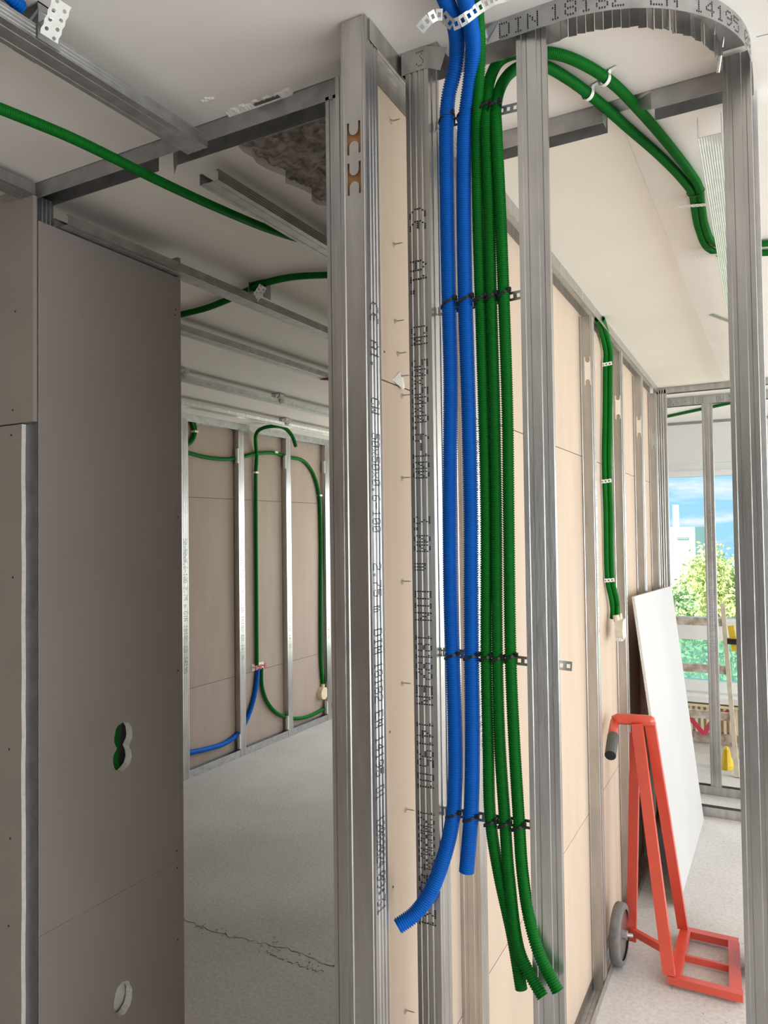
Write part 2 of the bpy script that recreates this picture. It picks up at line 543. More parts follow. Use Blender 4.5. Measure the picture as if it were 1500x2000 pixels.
for j in range(n):
    for i in range(mgrid):
        a = j * (mgrid + 1) + i
        F.append((a, a + 1, a + mgrid + 2, a + mgrid + 1))
mb.add(V, F)
o = mb.build('bare_concrete_strip', M['rough'], ceiling)
o['label'] = 'rough brown bare concrete strip'
mb = MB().plate([Wp(-0.05, 0.5, 0).xy[:], (-0.312, 1.70), (-0.325, 5.16), Wp(-0.05, 3.95, 0).xy[:]], [], 0.0016, Matrix.Translation((0, 0, ZC - 0.0017)))
mb.build('cream_ceiling_board', M['ceil_cream'], ceiling)
# broken plaster lip in front of the left ceiling track
mb = MB()
for i in range(34):
    t = i / 33; x = -1.06 + 0.165 * t; s = random.uniform(0.003, 0.0075); z = ZC
    y = 1.2715 - abs(0.006 * math.sin(t * 17)) - random.uniform(0, 0.005)
    mb.add([(x - s, y - s * .9, z), (x + s, y - s * .7, z), (x + s, 1.2745, z), (x - s, 1.2745, z), (x - s * .6, y - s * .4, z - 0.003), (x + s * .5, y - s * .3, z - 0.004), (x + s * .6, 1.2745, z - 0.007), (x - s * .6, 1.2745, z - 0.006)],
           [(0, 1, 5, 4), (1, 2, 6, 5), (2, 3, 7, 6), (3, 0, 4, 7), (4, 5, 6, 7)])
for i in range(5):
    x = -1.075 + i * 0.006; y = 1.205 + 0.004 * math.sin(i * 2.2); s = 0.004
    mb.add([(x - s, y - s, ZC), (x + s, y - s * .5, ZC), (x + s, y + s, ZC), (x, y, ZC - 0.004)], [(0, 1, 3), (1, 2, 3), (2, 0, 3)])
mb.build('broken_plaster_edge', M['ceil'], ceiling)
mb = MB()
for i in range(12):
    x = -0.985 + i * 0.0055; w_ = 0.0035 * (0.4 + abs(math.sin(i * 1.9)))
    mb.box((x, 1.2735 - w_ - 0.010, ZC - 0.0062), (x + 0.006, 1.2735 - 0.004, ZC - 0.0058))
mb.build('plaster_crack', M['crack'], ceiling)
# pencil marks on the ceiling by the curved corner
mb = MB()
for seq in ([(-0.03, 1.36), (0.02, 1.46), (0.035, 1.56), (0.038, 1.62)], [(-0.01, 1.44), (0.0, 1.52), (0.002, 1.7)], [(-0.03, 1.56), (0.02, 1.565), (0.07, 1.55)]):
    for a, b in zip(seq[:-1], seq[1:]):
        mb.bar((*a, ZC - 0.0003), (*b, ZC - 0.0003), 0.0012, 0.0005)
mb.build('pencil_marks', M['ink_grey'], ceiling)

# outer shell
def wall(name, boxes, material, label):
    mb = MB()
    for lo, hi in boxes: mb.box(lo, hi)
    return struct(mb.build(name, material), label)
wall('wall_facade', [((-4.6, 7.0, 0), (4.2, 7.2, 0.45)), ((-4.6, 7.0, 2.40), (4.2, 7.2, ZC)), ((-4.6, 7.0, 0.45), (-3.7, 7.2, 2.40)), ((-1.35, 7.0, 0.45), (-0.98, 7.2, 2.40)), ((0.55, 7.0, 0.45), (0.8, 7.2, 2.40)), ((2.9, 7.0, 0.45), (4.2, 7.2, 2.40))], M['wall_white'], 'white facade wall at the end of the corridor')
wall('wall_right', [((3.0, -3.2, 0), (3.2, 7.2, 0.5)), ((3.0, -3.2, 2.5), (3.2, 7.2, ZC)), ((3.0, -3.2, 0.5), (3.2, -1.65, 2.5)), ((3.0, 3.95, 0.5), (3.2, 5.4, 2.5)), ((3.0, 6.8, 0.5), (3.2, 7.2, 2.5))], M['wall_white'], 'white wall with windows beside the corridor')
wall('wall_back', [((-4.6, -3.2, 0), (1.1, -3.0, ZC)), ((1.1, -3.2, 0), (3.2, -3.0, 0.7)), ((1.1, -3.2, 2.3), (3.2, -3.0, ZC)), ((2.9, -3.2, 0.7), (3.2, -3.0, 2.3))], M['dark_wall'], 'dark rear wall behind the viewer')
wall('wall_added_left', [((-2.62, -3.0, 0), (-2.55, 1.2625, ZC))], M['grey_board_warm'], 'unseen warm grey partition added to darken the left side')  # unseen wall, added to dim the left boards and the stud's reflections
wall('wall_left', [((-4.6, -3.2, 0), (-4.4, 7.2, ZC))], M['wall_white'], 'outer masonry wall behind the stud partition')
o = wall('roof', [((-4.8, -3.4, ZC + 0.18), (4.4, 7.4, ZC + 0.34))], M['wall_white'], 'floor slab over the ceiling')
o.name = 'ceiling_slab'

# facade window seen through the far frames
win = struct(empty('window_1', (-0.2, 7.05, 0.45)), 'tall window at the corridor end with sky and trees outside')
fx0, fx1 = -0.98, 0.55
def wbox(name, lo, hi, m='frame_white'): return MB().box(lo, hi).build(name, M[m], win)
wbox('blind_box', (fx0, 6.94, 2.39), (fx1, 7.05, 2.73), 'frame_grey')
wbox('window_head', (fx0, 7.0, 2.33), (fx1, 7.09, 2.40))
wbox('window_head_bead', (fx0, 6.985, 2.28), (fx1, 7.06, 2.33))
wbox('window_jamb', (fx0, 7.0, 0.45), (fx0 + 0.05, 7.09, 2.33))
wbox('window_jamb', (fx1 - 0.05, 7.0, 0.45), (fx1, 7.09, 2.33))
wbox('window_mullion', (-0.31, 7.0, 0.45), (-0.25, 7.09, 2.33))
wbox('window_transom', (fx0, 6.99, 0.87), (fx1, 7.09, 1.06))
wbox('window_transom_bead', (fx0, 6.975, 1.03), (fx1, 7.0, 1.06))
wbox('window_sill_frame', (fx0, 6.99, 0.43), (fx1, 7.09, 0.52))
wbox('window_sill', (fx0, 6.86, 0.36), (fx1, 7.0, 0.41))
for (a, b) in ((fx0 + .05, -0.31), (-0.25, fx1 - .05)):
    wbox('window_pane', (a, 7.04, 1.06), (b, 7.046, 2.33), 'glass')
    wbox('lower_window_pane', (a, 7.04, 0.52), (b, 7.046, 0.87), 'glass_aqua')
bb = struct(MB().box((-0.98, 6.975, 0), (0.55, 7.0, 0.09)).build('baseboard_facade', M['wood']), 'smeared brown skirting under the radiator')

# ------------------------------------------------------------------ middle partition (boards seen from their tan side)
wm = struct(empty('wall_middle', (-0.70, 1.2, 0)), 'tan plasterboard sheets of the corridor partition')
sheets = {}
for (v0, v1) in ((0.03, 1.19), (1.192, 2.44), (2.442, 3.93)):
    for (z0, z1) in ((0.005, 0.688), (0.691, 2.128), (2.131, 2.745)):
        o = MB().box((-0.065, v0, z0), (-0.0525, v1, z1), 0, TW).build('plasterboard_sheet', M['tan'], wm)
        sheets[(v0, z0)] = o
# screw points poking through the board beside the front post, with torn paper
mb = MB()
for k in range(9):
    a = 2 * PI * k / 9; b = 2 * PI * (k + 1) / 9
    mb.add([(0, 0.0045 * math.cos(a), 0.0045 * math.sin(a)), (0, 0.0045 * math.cos(b), 0.0045 * math.sin(b)), (0.005, 0.0014 * math.cos(b), 0.0014 * math.sin(b)), (0.005, 0.0014 * math.cos(a), 0.0014 * math.sin(a))], [(0, 1, 2, 3)], 1)
mb.tube([(0.003, 0, 0), (0.016, 0, 0), (0.021, 0, 0)], [0.0014, 0.0013, 0.0002], 6, mi=0)
mb.add([(0.0003, -0.008, 0.002), (0.0003, 0.003, -0.002), (0.003, 0.001, -0.007), (0.001, -0.003, -0.006)], [(0, 1, 2), (0, 2, 3)], 1)
tip = mb.build('screw_tip', [M['steel_matt'], M['tan']], sheets[(0.03, 0.691)], base=(0, 0, 0))
tip_mesh = tip.data
first = True
for (y, z) in [(1.345, 2.672), (1.35, 2.419), (1.352, 2.261), (1.362, 2.197), (1.373, 2.152), (1.379, 2.113), (1.373, 1.942), (1.367, 1.73), (1.36, 1.525), (1.369, 1.269), (1.356, 0.876),
               (2.47, 2.66), (2.47, 2.30)]:
    p = Wp(-0.0525, y - 1.2, z)
    par = sheets[(0.03 if y < 2.39 else 1.192, 2.131 if z > 2.13 else 0.691)]
    if first: o = tip; first = False; par = sheets[(0.03, 0.691)]; z = 2.10; o.parent = par; p = Wp(-0.0525, 1.352 - 1.2, 2.30); par = sheets[(0.03, 2.131)]; o.parent = par; p = Wp(-0.0525, 0.145, 2.672)
    else:
        o = bpy.data.objects.new('screw_tip', tip_mesh); C.objects.link(o); o.parent = par
    o.location = p - WORLD_LOC[par.name]
    o.rotation_euler = (random.uniform(-.6, .6), 0, 0.0215)
def dot(par, p, n, r, name='screw_head'):
    """small dark countersunk screw head on a surface with normal n"""
    q = Vector(n).to_track_quat('Z', 'Y').to_matrix().to_4x4()
    m_ = MB(); T = Matrix.Translation(p) @ q
    for k in range(10):
        a = 2 * PI * k / 10; b = 2 * PI * (k + 1) / 10
        m_.add([T @ Vector((r * math.cos(a), r * math.sin(a), 0.0006)), T @ Vector((r * math.cos(b), r * math.sin(b), 0.0006)), T @ Vector((0, 0, 0.0002))], [(0, 1, 2)])
    return m_.build(name, M['black'], par)
for (y, z) in [(1.299, 2.187), (1.302, 1.44), (1.307, 1.139)]:
    dot(sheets[(0.03, 2.131 if z > 2.13 else 0.691)], Wp(-0.0524, y - 1.2, z), (1, 0, 0), 0.0026, 'screw_hole')
# gypsum chip at the joint
p = Wp(-0.052, 0.165, 2.143)
MB().add([p + Vector((0, -0.03, -0.006)), p + Vector((0.001, 0.0, 0.016)), p + Vector((0.004, 0.018, -0.014)), p + Vector((0.006, 0.006, -0.02)), p + Vector((0, 0.02, 0.006))], [(0, 3, 1), (1, 3, 4), (3, 2, 4)]).build('gypsum_chip', M['gypsum'], sheets[(0.03, 2.131)])

# ------------------------------------------------------------------ west partition of the left-hand room
ww = struct(empty('wall_west', (-4.06, 5.2, 0)), 'shade-darkened tan plasterboard sheets of the far left stud wall')
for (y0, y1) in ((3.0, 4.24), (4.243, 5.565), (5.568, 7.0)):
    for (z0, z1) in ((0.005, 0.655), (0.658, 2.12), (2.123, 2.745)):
        MB().box((-4.0625, y0, z0), (-4.05, y1, z1)).build('plasterboard_sheet', M['tan_shaded'], ww)

# ------------------------------------------------------------------ left opening: jamb boards facing the viewer and the short side panel
wl = struct(empty('wall_doorway', (-2.3, 1.27, 0)), 'warm grey plasterboard left of the doorway')
up = MB().box((-3.4, 1.2625, 2.131 - 0.003), (-1.703, 1.275, 2.718)).build('upper_plasterboard_sheet', [M['grey_board_warm']], wl)
# lower sheet with a rough cut edge
pts = [(-3.4, 0.005), (-3.4, 2.124)]
for i in range(30):
    z = 2.124 - i * 2.119 / 29
    pts.append((-1.748 + random.uniform(-0.0015, 0.0015), z))
lowr = MB().plate([(p[0], p[1]) for p in pts], [], 0.0125, Matrix(((1, 0, 0, 0), (0, 0, 1, 1.2625), (0, 1, 0, 0), (0, 0, 0, 1))), 0, 1).build('lower_plasterboard_sheet', [M['grey_board_warm'], M['gypsum']], wl)
MB().box((-3.4, 1.33, 0), (-1.80, 1.3425, 2.72)).build('rear_plasterboard_sheet', M['grey_board_warm'], wl)
for (x, z) in [(-1.773, 2.423), (-1.783, 2.163)]: dot(up, (x, 1.2624, z), (0, -1, 0), 0.0032)
for (x, z) in [(-1.789, 2.098), (-1.782, 1.725), (-1.796, 1.279), (-1.792, 1.05), (-1.798, 0.826)]: dot(lowr, (x, 1.2624, z), (0, -1, 0), 0.0032)

wp = struct(empty('wall_side', (-1.71, 1.53, 0)), 'mauve grey plasterboard panel with cut box holes')
TX = Matrix(((0, 0, -1, -1.70), (1, 0, 0, 0), (0, 1, 0, 0), (0, 0, 0, 1)))   # plate xy -> world y,z ; thickness to -x
def blob(cs, jit=0.0016, n=44):
    """union outline of circles stacked in z: list of (cy, cz, ry, rz) from top to bottom"""
    pts = []
    cy = sum(c[0] for c in cs) / len(cs); cz = sum(c[1] for c in cs) / len(cs)
    for k in range(n):
        a = 2 * PI * k / n; dv = Vector((math.cos(a), math.sin(a))); best = 0
        for (y, z, ry, rz) in cs:
            for s in np.linspace(0, 0.12, 240):
                q = (cy + dv.x * s - y) / ry; w = (cz + dv.y * s - z) / rz
                if q * q + w * w <= 1: best = max(best, s)
        best += random.uniform(-jit, jit)
        pts.append((cy + dv.x * best, cz + dv.y * best))
    return pts
hole1 = blob([(1.554, 1.254, 0.034, 0.040), (1.550, 1.192, 0.034, 0.038)])
hole2 = blob([(1.549, 0.512, 0.034, 0.047)])
pu_ = MB().plate([(1.2775, 0.8145), (1.782, 0.8145), (1.782, 2.654), (1.2775, 2.654)], [hole1], 0.025, TX, 0, 1).build('upper_plasterboard_sheet', [M['grey_board'], M['gypsum']], wp)
pl_ = MB().plate([(1.2775, 0.005), (1.782, 0.005), (1.782, 0.8125), (1.2775, 0.8125)], [hole2], 0.025, TX, 0, 1).build('lower_plasterboard_sheet', [M['grey_board'], M['gypsum']], wp)
MB().box((-1.80, 1.343, 0), (-1.7875, 1.78, 2.72)).build('rear_plasterboard_sheet', M['grey_board'], wp)
MB().box((-1.80, 1.7825, 0), (-1.7, 1.795, 2.72)).build('end_plasterboard_strip', M['grey_board'], wp)
MB().box((-1.775, 1.49, 0.43), (-1.737, 1.62, 0.60)).build('gypsum_backing', M['gypsum'], wp)
for par, l in ((pu_, [(1.773, 2.548), (1.768, 2.53), (1.777, 1.887), (1.773, 1.404), (1.764, 0.847)]), (pl_, [(1.766, 0.794), (1.765, 0.575)])):
    for (y, z) in l: dot(par, (-1.6998, y, z), (1, 0, 0), 0.003)

# ================================================================== CONDUITS
def catmull(pts, step):
    P = np.array(pts, float)
    P = np.vstack([2 * P[0] - P[1], P, 2 * P[-1] - P[-2]])
    out = []
    for i in range(1, len(P) - 2):
        p0, p1, p2, p3 = P[i - 1:i + 3]
        # centripetal-ish parametrisation
        t01, t12, t23 = [max(1e-4, np.linalg.norm(b - a)) ** 0.5 for a, b in ((p0, p1), (p1, p2), (p2, p3))]
        m1 = (p2 - p1 + t12 * ((p1 - p0) / t01 - (p2 - p0) / (t01 + t12)))
        m2 = (p2 - p1 + t12 * ((p3 - p2) / t23 - (p3 - p1) / (t12 + t23)))
        t = np.linspace(0, 1, 60, endpoint=False)[:, None]
        out.append((2 * t ** 3 - 3 * t ** 2 + 1) * p1 + (t ** 3 - 2 * t ** 2 + t) * m1 + (-2 * t ** 3 + 3 * t ** 2) * p2 + (t ** 3 - t ** 2) * m2)
    out.append(P[-2][None])
    Q = np.vstack(out)
    # light smoothing
    for _ in range(10):
        Q[1:-1] = 0.25 * Q[:-2] + 0.5 * Q[1:-1] + 0.25 * Q[2:]
    L = np.concatenate([[0], np.cumsum(np.linalg.norm(np.diff(Q, axis=0), axis=1))])
    n = max(4, int(L[-1] / step))
    s = np.linspace(0, L[-1], n + 1)
    return np.stack([np.interp(s, L, Q[:, k]) for k in range(3)], 1)


CATS = {}


def conduit(pts, r, material, label, group=None, pitch=0.0042, seg=14, ribbed=True, parent=None, name=None):
    step = pitch / 3 if ribbed else pitch
    P = catmull(pts, step)
    n = len(P)
    Tn = np.gradient(P, axis=0); Tn /= np.linalg.norm(Tn, axis=1)[:, None]
    u = np.cross(Tn[0], [0.3, 0.2, 0.9]); u /= np.linalg.norm(u)
    U = np.empty_like(P)
    for i in range(n):
        u = u - Tn[i] * u.dot(Tn[i]); u /= np.linalg.norm(u); U[i] = u
    Wv = np.cross(Tn, U)
    rad = np.array([r, r, r * 0.81])[np.arange(n) % 3] if ribbed else np.full(n, r)
    # open ends: fold inwards to show the bore
    idx = np.concatenate([[6, 0], np.arange(n), [n - 1, n - 7]])
    rr = np.concatenate([[r * 0.74, r * 0.74], rad, [r * 0.74, r * 0.74]])
    a = np.linspace(0, 2 * PI, seg, endpoint=False)
    V = P[idx][:, None, :] + (U[idx][:, None, :] * np.cos(a)[None, :, None] + Wv[idx][:, None, :] * np.sin(a)[None, :, None]) * rr[:, None, None]
    m = len(idx); V = V.reshape(-1, 3)
    i = np.arange(m - 1)[:, None] * seg; k = np.arange(seg)[None, :]; k2 = (k + 1) % seg
    F = np.stack([i + k, i + k2, i + seg + k2, i + seg + k], -1).reshape(-1, 4)
    base = Vector(V[np.argmin(V[:, 2])])
    nm = name or ('blue_conduit' if material is M['blue'] else 'green_conduit')
    me = bpy.data.meshes.new(nm)
    nv, nf = len(V), len(F)
    me.vertices.add(nv); me.vertices.foreach_set('co', (V - np.array(base)).astype(np.float32).ravel())
    me.loops.add(nf * 4); me.loops.foreach_set('vertex_index', F.astype(np.int32).ravel())
    me.polygons.add(nf); me.polygons.foreach_set('loop_start', np.arange(nf, dtype=np.int32) * 4)
    me.polygons.foreach_set('use_smooth', np.ones(nf, dtype=bool))
    me.materials.append(material)
    me.update(calc_edges=True); me.validate()
    o = bpy.data.objects.new(nm, me); C.objects.link(o); o.location = base
    WORLD_LOC[o.name] = base.copy()
    if parent is not None:
        o.parent = parent; o.location = base - WORLD_LOC[parent.name]
    else:
        tag(o, label, 'conduit', group)
    return o


RB, RG = 0.0141, 0.0109
g_b = 'conduits strapped between the front posts'
blue_pts1 = [(-0.474, 1.04, 2.730), (-0.478, 1.1, 2.724), (-0.482, 1.13, 2.720), (-0.488, 1.18, 2.717), (-0.504, 1.235, 2.705), (-0.519, 1.258, 2.677), (-0.539, 1.276, 2.644), (-0.548, 1.285, 2.597), (-0.55, 1.286, 2.445), (-0.549, 1.286, 2.251), (-0.548, 1.286, 2.106), (-0.552, 1.286, 1.962), (-0.554, 1.286, 1.866), (-0.555, 1.286, 1.724), (-0.553, 1.286, 1.605), (-0.55, 1.286, 1.469), (-0.551, 1.286, 1.375), (-0.557, 1.284, 1.299), (-0.572, 1.276, 1.231), (-0.595, 1.262, 1.167), (-0.618, 1.245, 1.132), (-0.642, 1.222, 1.114)]
conduit(blue_pts1, RB, M['blue'], 'leftmost blue corrugated conduit, its lower end curling out to the left', g_b)
conduit([(-0.445, 1.04, 2.728), (-0.448, 1.1, 2.722), (-0.449, 1.13, 2.716), (-0.458, 1.18, 2.709), (-0.473, 1.235, 2.69), (-0.489, 1.262, 2.66), (-0.502, 1.277, 2.624), (-0.511, 1.285, 2.586), (-0.516, 1.286, 2.438), (-0.516, 1.286, 2.255), (-0.513, 1.286, 2.055), (-0.512, 1.286, 1.865), (-0.514, 1.286, 1.724), (-0.515, 1.286, 1.603), (-0.516, 1.286, 1.445), (-0.521, 1.286, 1.314), (-0.53, 1.282, 1.211)], RB, M['blue'], 'second blue corrugated conduit, cut off short and straight at the bottom', g_b)
conduit([(-0.425, 1.07, 2.742), (-0.434, 1.13, 2.738), (-0.443, 1.175, 2.73), (-0.453, 1.21, 2.719), (-0.466, 1.25, 2.691), (-0.478, 1.272, 2.643), (-0.487, 1.286, 2.59), (-0.489, 1.287, 2.432), (-0.487, 1.287, 2.27), (-0.484, 1.287, 2.052), (-0.483, 1.287, 1.865), (-0.487, 1.287, 1.6), (-0.486, 1.287, 1.448), (-0.484, 1.287, 1.311), (-0.47, 1.287, 1.218), (-0.445, 1.284, 1.112), (-0.429, 1.278, 1.031)], RG, M['green'], 'green corrugated conduit next to the blue pair, rising straight past the ceiling track', g_b)
conduit([(-0.386, 1.262, 1.038), (-0.409, 1.270, 1.063), (-0.431, 1.276, 1.097), (-0.45, 1.284, 1.218), (-0.457, 1.287, 1.316), (-0.464, 1.287, 1.451), (-0.466, 1.287, 1.602), (-0.463, 1.287, 1.864), (-0.463, 1.287, 2.05), (-0.466, 1.287, 2.266), (-0.467, 1.287, 2.427), (-0.470, 1.288, 2.581), (-0.472, 1.298, 2.632), (-0.471, 1.325, 2.692), (-0.459, 1.350, 2.731), (-0.431, 1.366, 2.743), (-0.391, 1.388, 2.7435), (-0.359, 1.418, 2.7435), (-0.324, 1.478, 2.7435), (-0.292, 1.563, 2.7435), (-0.262, 1.69, 2.742), (-0.231, 1.852, 2.742), (-0.201, 2.03, 2.742), (-0.188, 2.14, 2.742), (-0.193, 2.27, 2.742), (-0.198, 2.44, 2.742), (-0.188, 2.58, 2.742), (-0.15, 2.65, 2.742), (-0.092, 2.67, 2.742), (0.023, 2.70, 2.742), (0.25, 2.76, 2.742)], RG, M['green'], 'green corrugated conduit in the middle of the green three, arching over to the ceiling', g_b)
conduit([(-0.360, 1.262, 1.055), (-0.374, 1.265, 1.075), (-0.393, 1.268, 1.106), (-0.413, 1.280, 1.155), (-0.426, 1.286, 1.232), (-0.431, 1.287, 1.32), (-0.437, 1.287, 1.454), (-0.441, 1.287, 1.603), (-0.44, 1.287, 1.864), (-0.439, 1.287, 2.048), (-0.442, 1.287, 2.243), (-0.446, 1.287, 2.422), (-0.451, 1.288, 2.566), (-0.455, 1.298, 2.607), (-0.454, 1.325, 2.662), (-0.445, 1.36, 2.706), (-0.43, 1.395, 2.733), (-0.401, 1.428, 2.742), (-0.369, 1.495, 2.742), (-0.333, 1.61, 2.742), (-0.296, 1.753, 2.742), (-0.253, 1.92, 2.742), (-0.22, 2.08, 2.742), (-0.207, 2.18, 2.742), (-0.212, 2.29, 2.742), (-0.217, 2.45, 2.742), (-0.205, 2.64, 2.742), (-0.155, 2.735, 2.742), (-0.095, 2.755, 2.742), (0.023, 2.80, 2.742), (0.25, 2.86, 2.742)], RG, M['green'], 'rightmost green corrugated conduit of the bundle, its end bent against the right post', g_b)
conduit([(-1.34, 0.80, 2.655), (-1.331, 0.915, 2.665), (-1.311, 1.052, 2.67), (-1.305, 1.168, 2.673), (-1.303, 1.288, 2.676), (-1.304, 1.429, 2.685), (-1.31, 1.575, 2.7), (-1.318, 1.749, 2.722), (-1.30, 1.89, 2.735), (-1.26, 2.02, 2.739), (-1.20, 2.2, 2.740)], 0.0115, M['green'], 'long green corrugated conduit slung under the left doorway track', None, 0.0046)
conduit([(-2.35, 2.30, 2.740), (-2.255, 2.312, 2.740), (-2.189, 2.308, 2.740), (-2.044, 2.295, 2.740), (-1.908, 2.259, 2.740), (-1.769, 2.211, 2.740), (-1.643, 2.171, 2.740), (-1.528, 2.169, 2.740), (-1.408, 2.215, 2.740), (-1.25, 2.30, 2.740)], 0.0125, M['green'], 'green conduit crossing the left room ceiling behind the perforated hanger', None, 0.006)
# inside the side wall, showing through the upper cut hole
conduit([(-1.746, 1.56, 0.9), (-1.744, 1.56, 1.12), (-1.742, 1.555, 1.20), (-1.744, 1.57, 1.40), (-1.746, 1.57, 2.3)], 0.016, M['green'], 'green conduit inside the side wall, seen through the cut hole', None, 0.006)
# west wall
gw = 'conduits on the far left stud wall'
conduit([(-4.035, 4.20, 2.47), (-4.035, 4.308, 2.463), (-4.035, 4.525, 2.442), (-4.03, 4.769, 2.445), (-4.03, 4.965, 2.478), (-4.03, 5.173, 2.526), (-4.03, 5.43, 2.553), (-4.03, 5.624, 2.533), (-4.03, 5.872, 2.519), (-4.03, 6.043, 2.408), (-4.03, 6.138, 2.213), (-4.03, 6.166, 1.787), (-4.03, 6.157, 1.287), (-4.03, 6.147, 0.79), (-4.03, 6.151, 0.541), (-4.03, 6.18, 0.32)], 0.016, M['green'], 'green conduit running across the far left wall and down to the pale box', gw, 0.02, 10, False)
conduit([(-3.70, 5.287, 2.577), (-3.70, 5.228, 2.665), (-3.72, 5.147, 2.722), (-3.76, 5.05, 2.728), (-3.86, 5.03, 2.716), (-3.97, 5.085, 2.675), (-4.02, 5.155, 2.50), (-4.025, 5.149, 2.374), (-4.03, 5.152, 2.02), (-4.03, 5.15, 1.36), (-4.03, 5.149, 0.705)], 0.016, M['green'], 'green conduit hanging straight down between far left studs, top end drooping free', gw, 0.02, 10, False)
conduit([(-4.03, 5.212, 0.675), (-4.03, 5.217, 0.517), (-4.03, 5.287, 0.37), (-4.03, 5.433, 0.237), (-4.03, 5.666, 0.14), (-4.03, 5.914, 0.103), (-4.03, 6.179, 0.115), (-4.03, 6.4, 0.13)], 0.016, M['green'], 'green conduit sagging low near the floor of the far left wall', gw, 0.02, 10, False)
conduit([(-4.03, 4.2, 0.20), (-4.03, 4.279, 0.189), (-4.03, 4.503, 0.161), (-4.03, 4.744, 0.152), (-4.03, 4.905, 0.196), (-4.03, 5.005, 0.278), (-4.03, 5.11, 0.45), (-4.03, 5.162, 0.675)], 0.02, M['blue'], 'blue conduit rising from the floor of the far left wall', gw, 0.02, 10, False)
conduit([(-4.03, 4.36, 2.73), (-4.03, 4.385, 2.70), (-4.03, 4.405, 2.643), (-4.03, 4.364, 2.551), (-4.03, 4.27, 2.50)], 0.018, M['green'], 'short green conduit loop at the top left of the far left wall', gw, 0.02, 10, False)
# corridor partition pair
for k, (dy, lab) in enumerate(((-0.014, 'front green conduit of the pair dropping to the wall box in the corridor'), (0.014, 'rear green conduit of the pair dropping to the wall box in the corridor'))):
    dx = -0.010 if k == 0 else 0.010
    dy *= 0.3
    pts = [(x + dx, y + dy * q, z) for (x, y, z, q) in [(-0.695, 3.28, 2.742, 1), (-0.703, 3.36, 2.733, 1), (-0.712, 3.47, 2.705, 1), (-0.714, 3.535, 2.65, 1), (-0.715, 3.526, 2.586, 1), (-0.715, 3.50, 2.382, 1), (-0.714, 3.455, 2.141, 1), (-0.714, 3.464, 1.909, 1), (-0.715, 3.476, 1.60, 1), (-0.712, 3.53, 1.52, 1.7), (-0.712, 3.56, 1.46, 1.4), (-0.712, 3.545, 1.42, 1)]]
    conduit(pts, 0.0115, M['green'], lab, 'conduits on the corridor partition', 0.012, 12, False)
conduit([(-0.95, 6.54, 2.742), (-0.858, 6.459, 2.742), (-0.622, 6.244, 2.742), (-0.336, 5.991, 2.742), (0.1, 5.6, 2.742)], 0.0115, M['green'], 'green conduit crossing the ceiling beyond the far stud frames', None, 0.015, 10, False)
conduit([(-1.09, 0.60, 2.741), (-1.112, 0.70, 2.741), (-1.130, 0.79, 2.741), (-1.140, 0.822, 2.741)], 0.0125, M['blue'], 'blue conduit end above the near ceiling channel at the upper left corner', None, 0.006)

# ================================================================== FRONT CORNER FRAMING
S_GRP = 'steel studs of the front corner'
# A: end stud of the middle partition
mb = MB()
TA = TW @ Matrix.Translation((-0.027, -0.06, 0.0))
holesA = [h_hole(0.0, 2.535, 0.027, 0.058), h_hole(0.0, 2.462, 0.027, 0.058), h_hole(0, 0.30, 0.027, 0.058), h_hole(0, 0.37, 0.027, 0.058)]
c_stud(mb, TA, 2.752, holesA)
postA = tag(mb.build('steel_stud', M['steel']), 'galvanised end stud nearest the viewer, two H-shaped punch-outs near its top', 'stud', S_GRP)
MB().box((-0.046, -0.052, 2.40), (-0.008, -0.03, 2.60), 0, TW).build('timber_insert', M['timber'], postA)
def mapA(s, h):
    return Wp(-0.0018 + 0.0004, -0.06 + 0.008 + h, s)
lettering('printed_lettering', [('()', -2.24, 0.020), ('A1.', -2.17, 0.018), ('CW', -2.068, 0.0155), ('50x50x0.6-100', -2.005, 0.0137), ('2.75', -1.775, 0.0155), ('m', -1.70, 0.0137), ('DIN', -1.659, 0.0155), ('18182', -1.601, 0.0145), ('EN', -1.515, 0.0155), ('14195', -1.472, 0.0145), ('D1', -1.384, 0.012), ('12082024', -1.332, 0.0112), ('09:31', -1.235, 0.0145)],
          lambda s, h: mapA(-s, h), 0.0023, 0.0046, 0.72, 0.0036, M['ink'], postA)

# second stud wrapped behind A: the door jamb
mb = MB(); c_stud(mb, upright(-0.786, 1.275, 0), 2.72)
tag(mb.build('steel_stud', M['steel']), 'ribbed steel door jamb stud standing just left of the front end stud', 'stud', S_GRP)
# closing profile between jamb and partition
mb = MB(); c_stud(mb, upright(-0.731, 1.225, 0), 2.72)
tag(mb.build('steel_stud', M['steel']), 'narrow steel stud squeezed between the jamb stud and the front end stud', 'stud', S_GRP)

# B
mb = MB()
# flange faces the viewer, web faces right: rotate the C so that its web looks to +x
TBm = Matrix.Translation((-0.580, 1.300, 0)) @ Matrix.Rotation(PI / 2, 4, 'Z')
c_stud(mb, TBm, 2.748)
postB = tag(mb.build('steel_stud', M['steel']), 'brownish reflecting steel stud with large dotted lettering, left of the blue conduits', 'stud', S_GRP)
lettering('printed_lettering', [('()', -2.445, 0.024), ('A1.', -2.345, 0.026), ('CW', -2.219, 0.020), ('50x50x0.6-100', -2.155, 0.0176), ('3.00', -1.858, 0.0176), ('m', -1.77, 0.0176), ('DIN', -1.718, 0.020), ('18182', -1.637, 0.0176), ('EN', -1.541, 0.020), ('14195', -1.475, 0.0176), ('D1', -1.378, 0.0176), ('12082024', -1.31, 0.0142), ('09:31', -1.19, 0.020)],
          lambda s, h: Vector((-0.6218 + h, 1.2747, -s)), 0.0029, 0.0052, 0.74, 0.0036, M['ink'], postB)
for z in (2.6, 2.245, 1.605, 1.31):
    MB().tube([(-0.581, 1.305, z), (-0.572, 1.300, z + 0.002), (-0.566, 1.297, z + 0.004)], [0.0016, 0.0014, 0.0003], 6).build('screw', M['steel_bright'], postB)

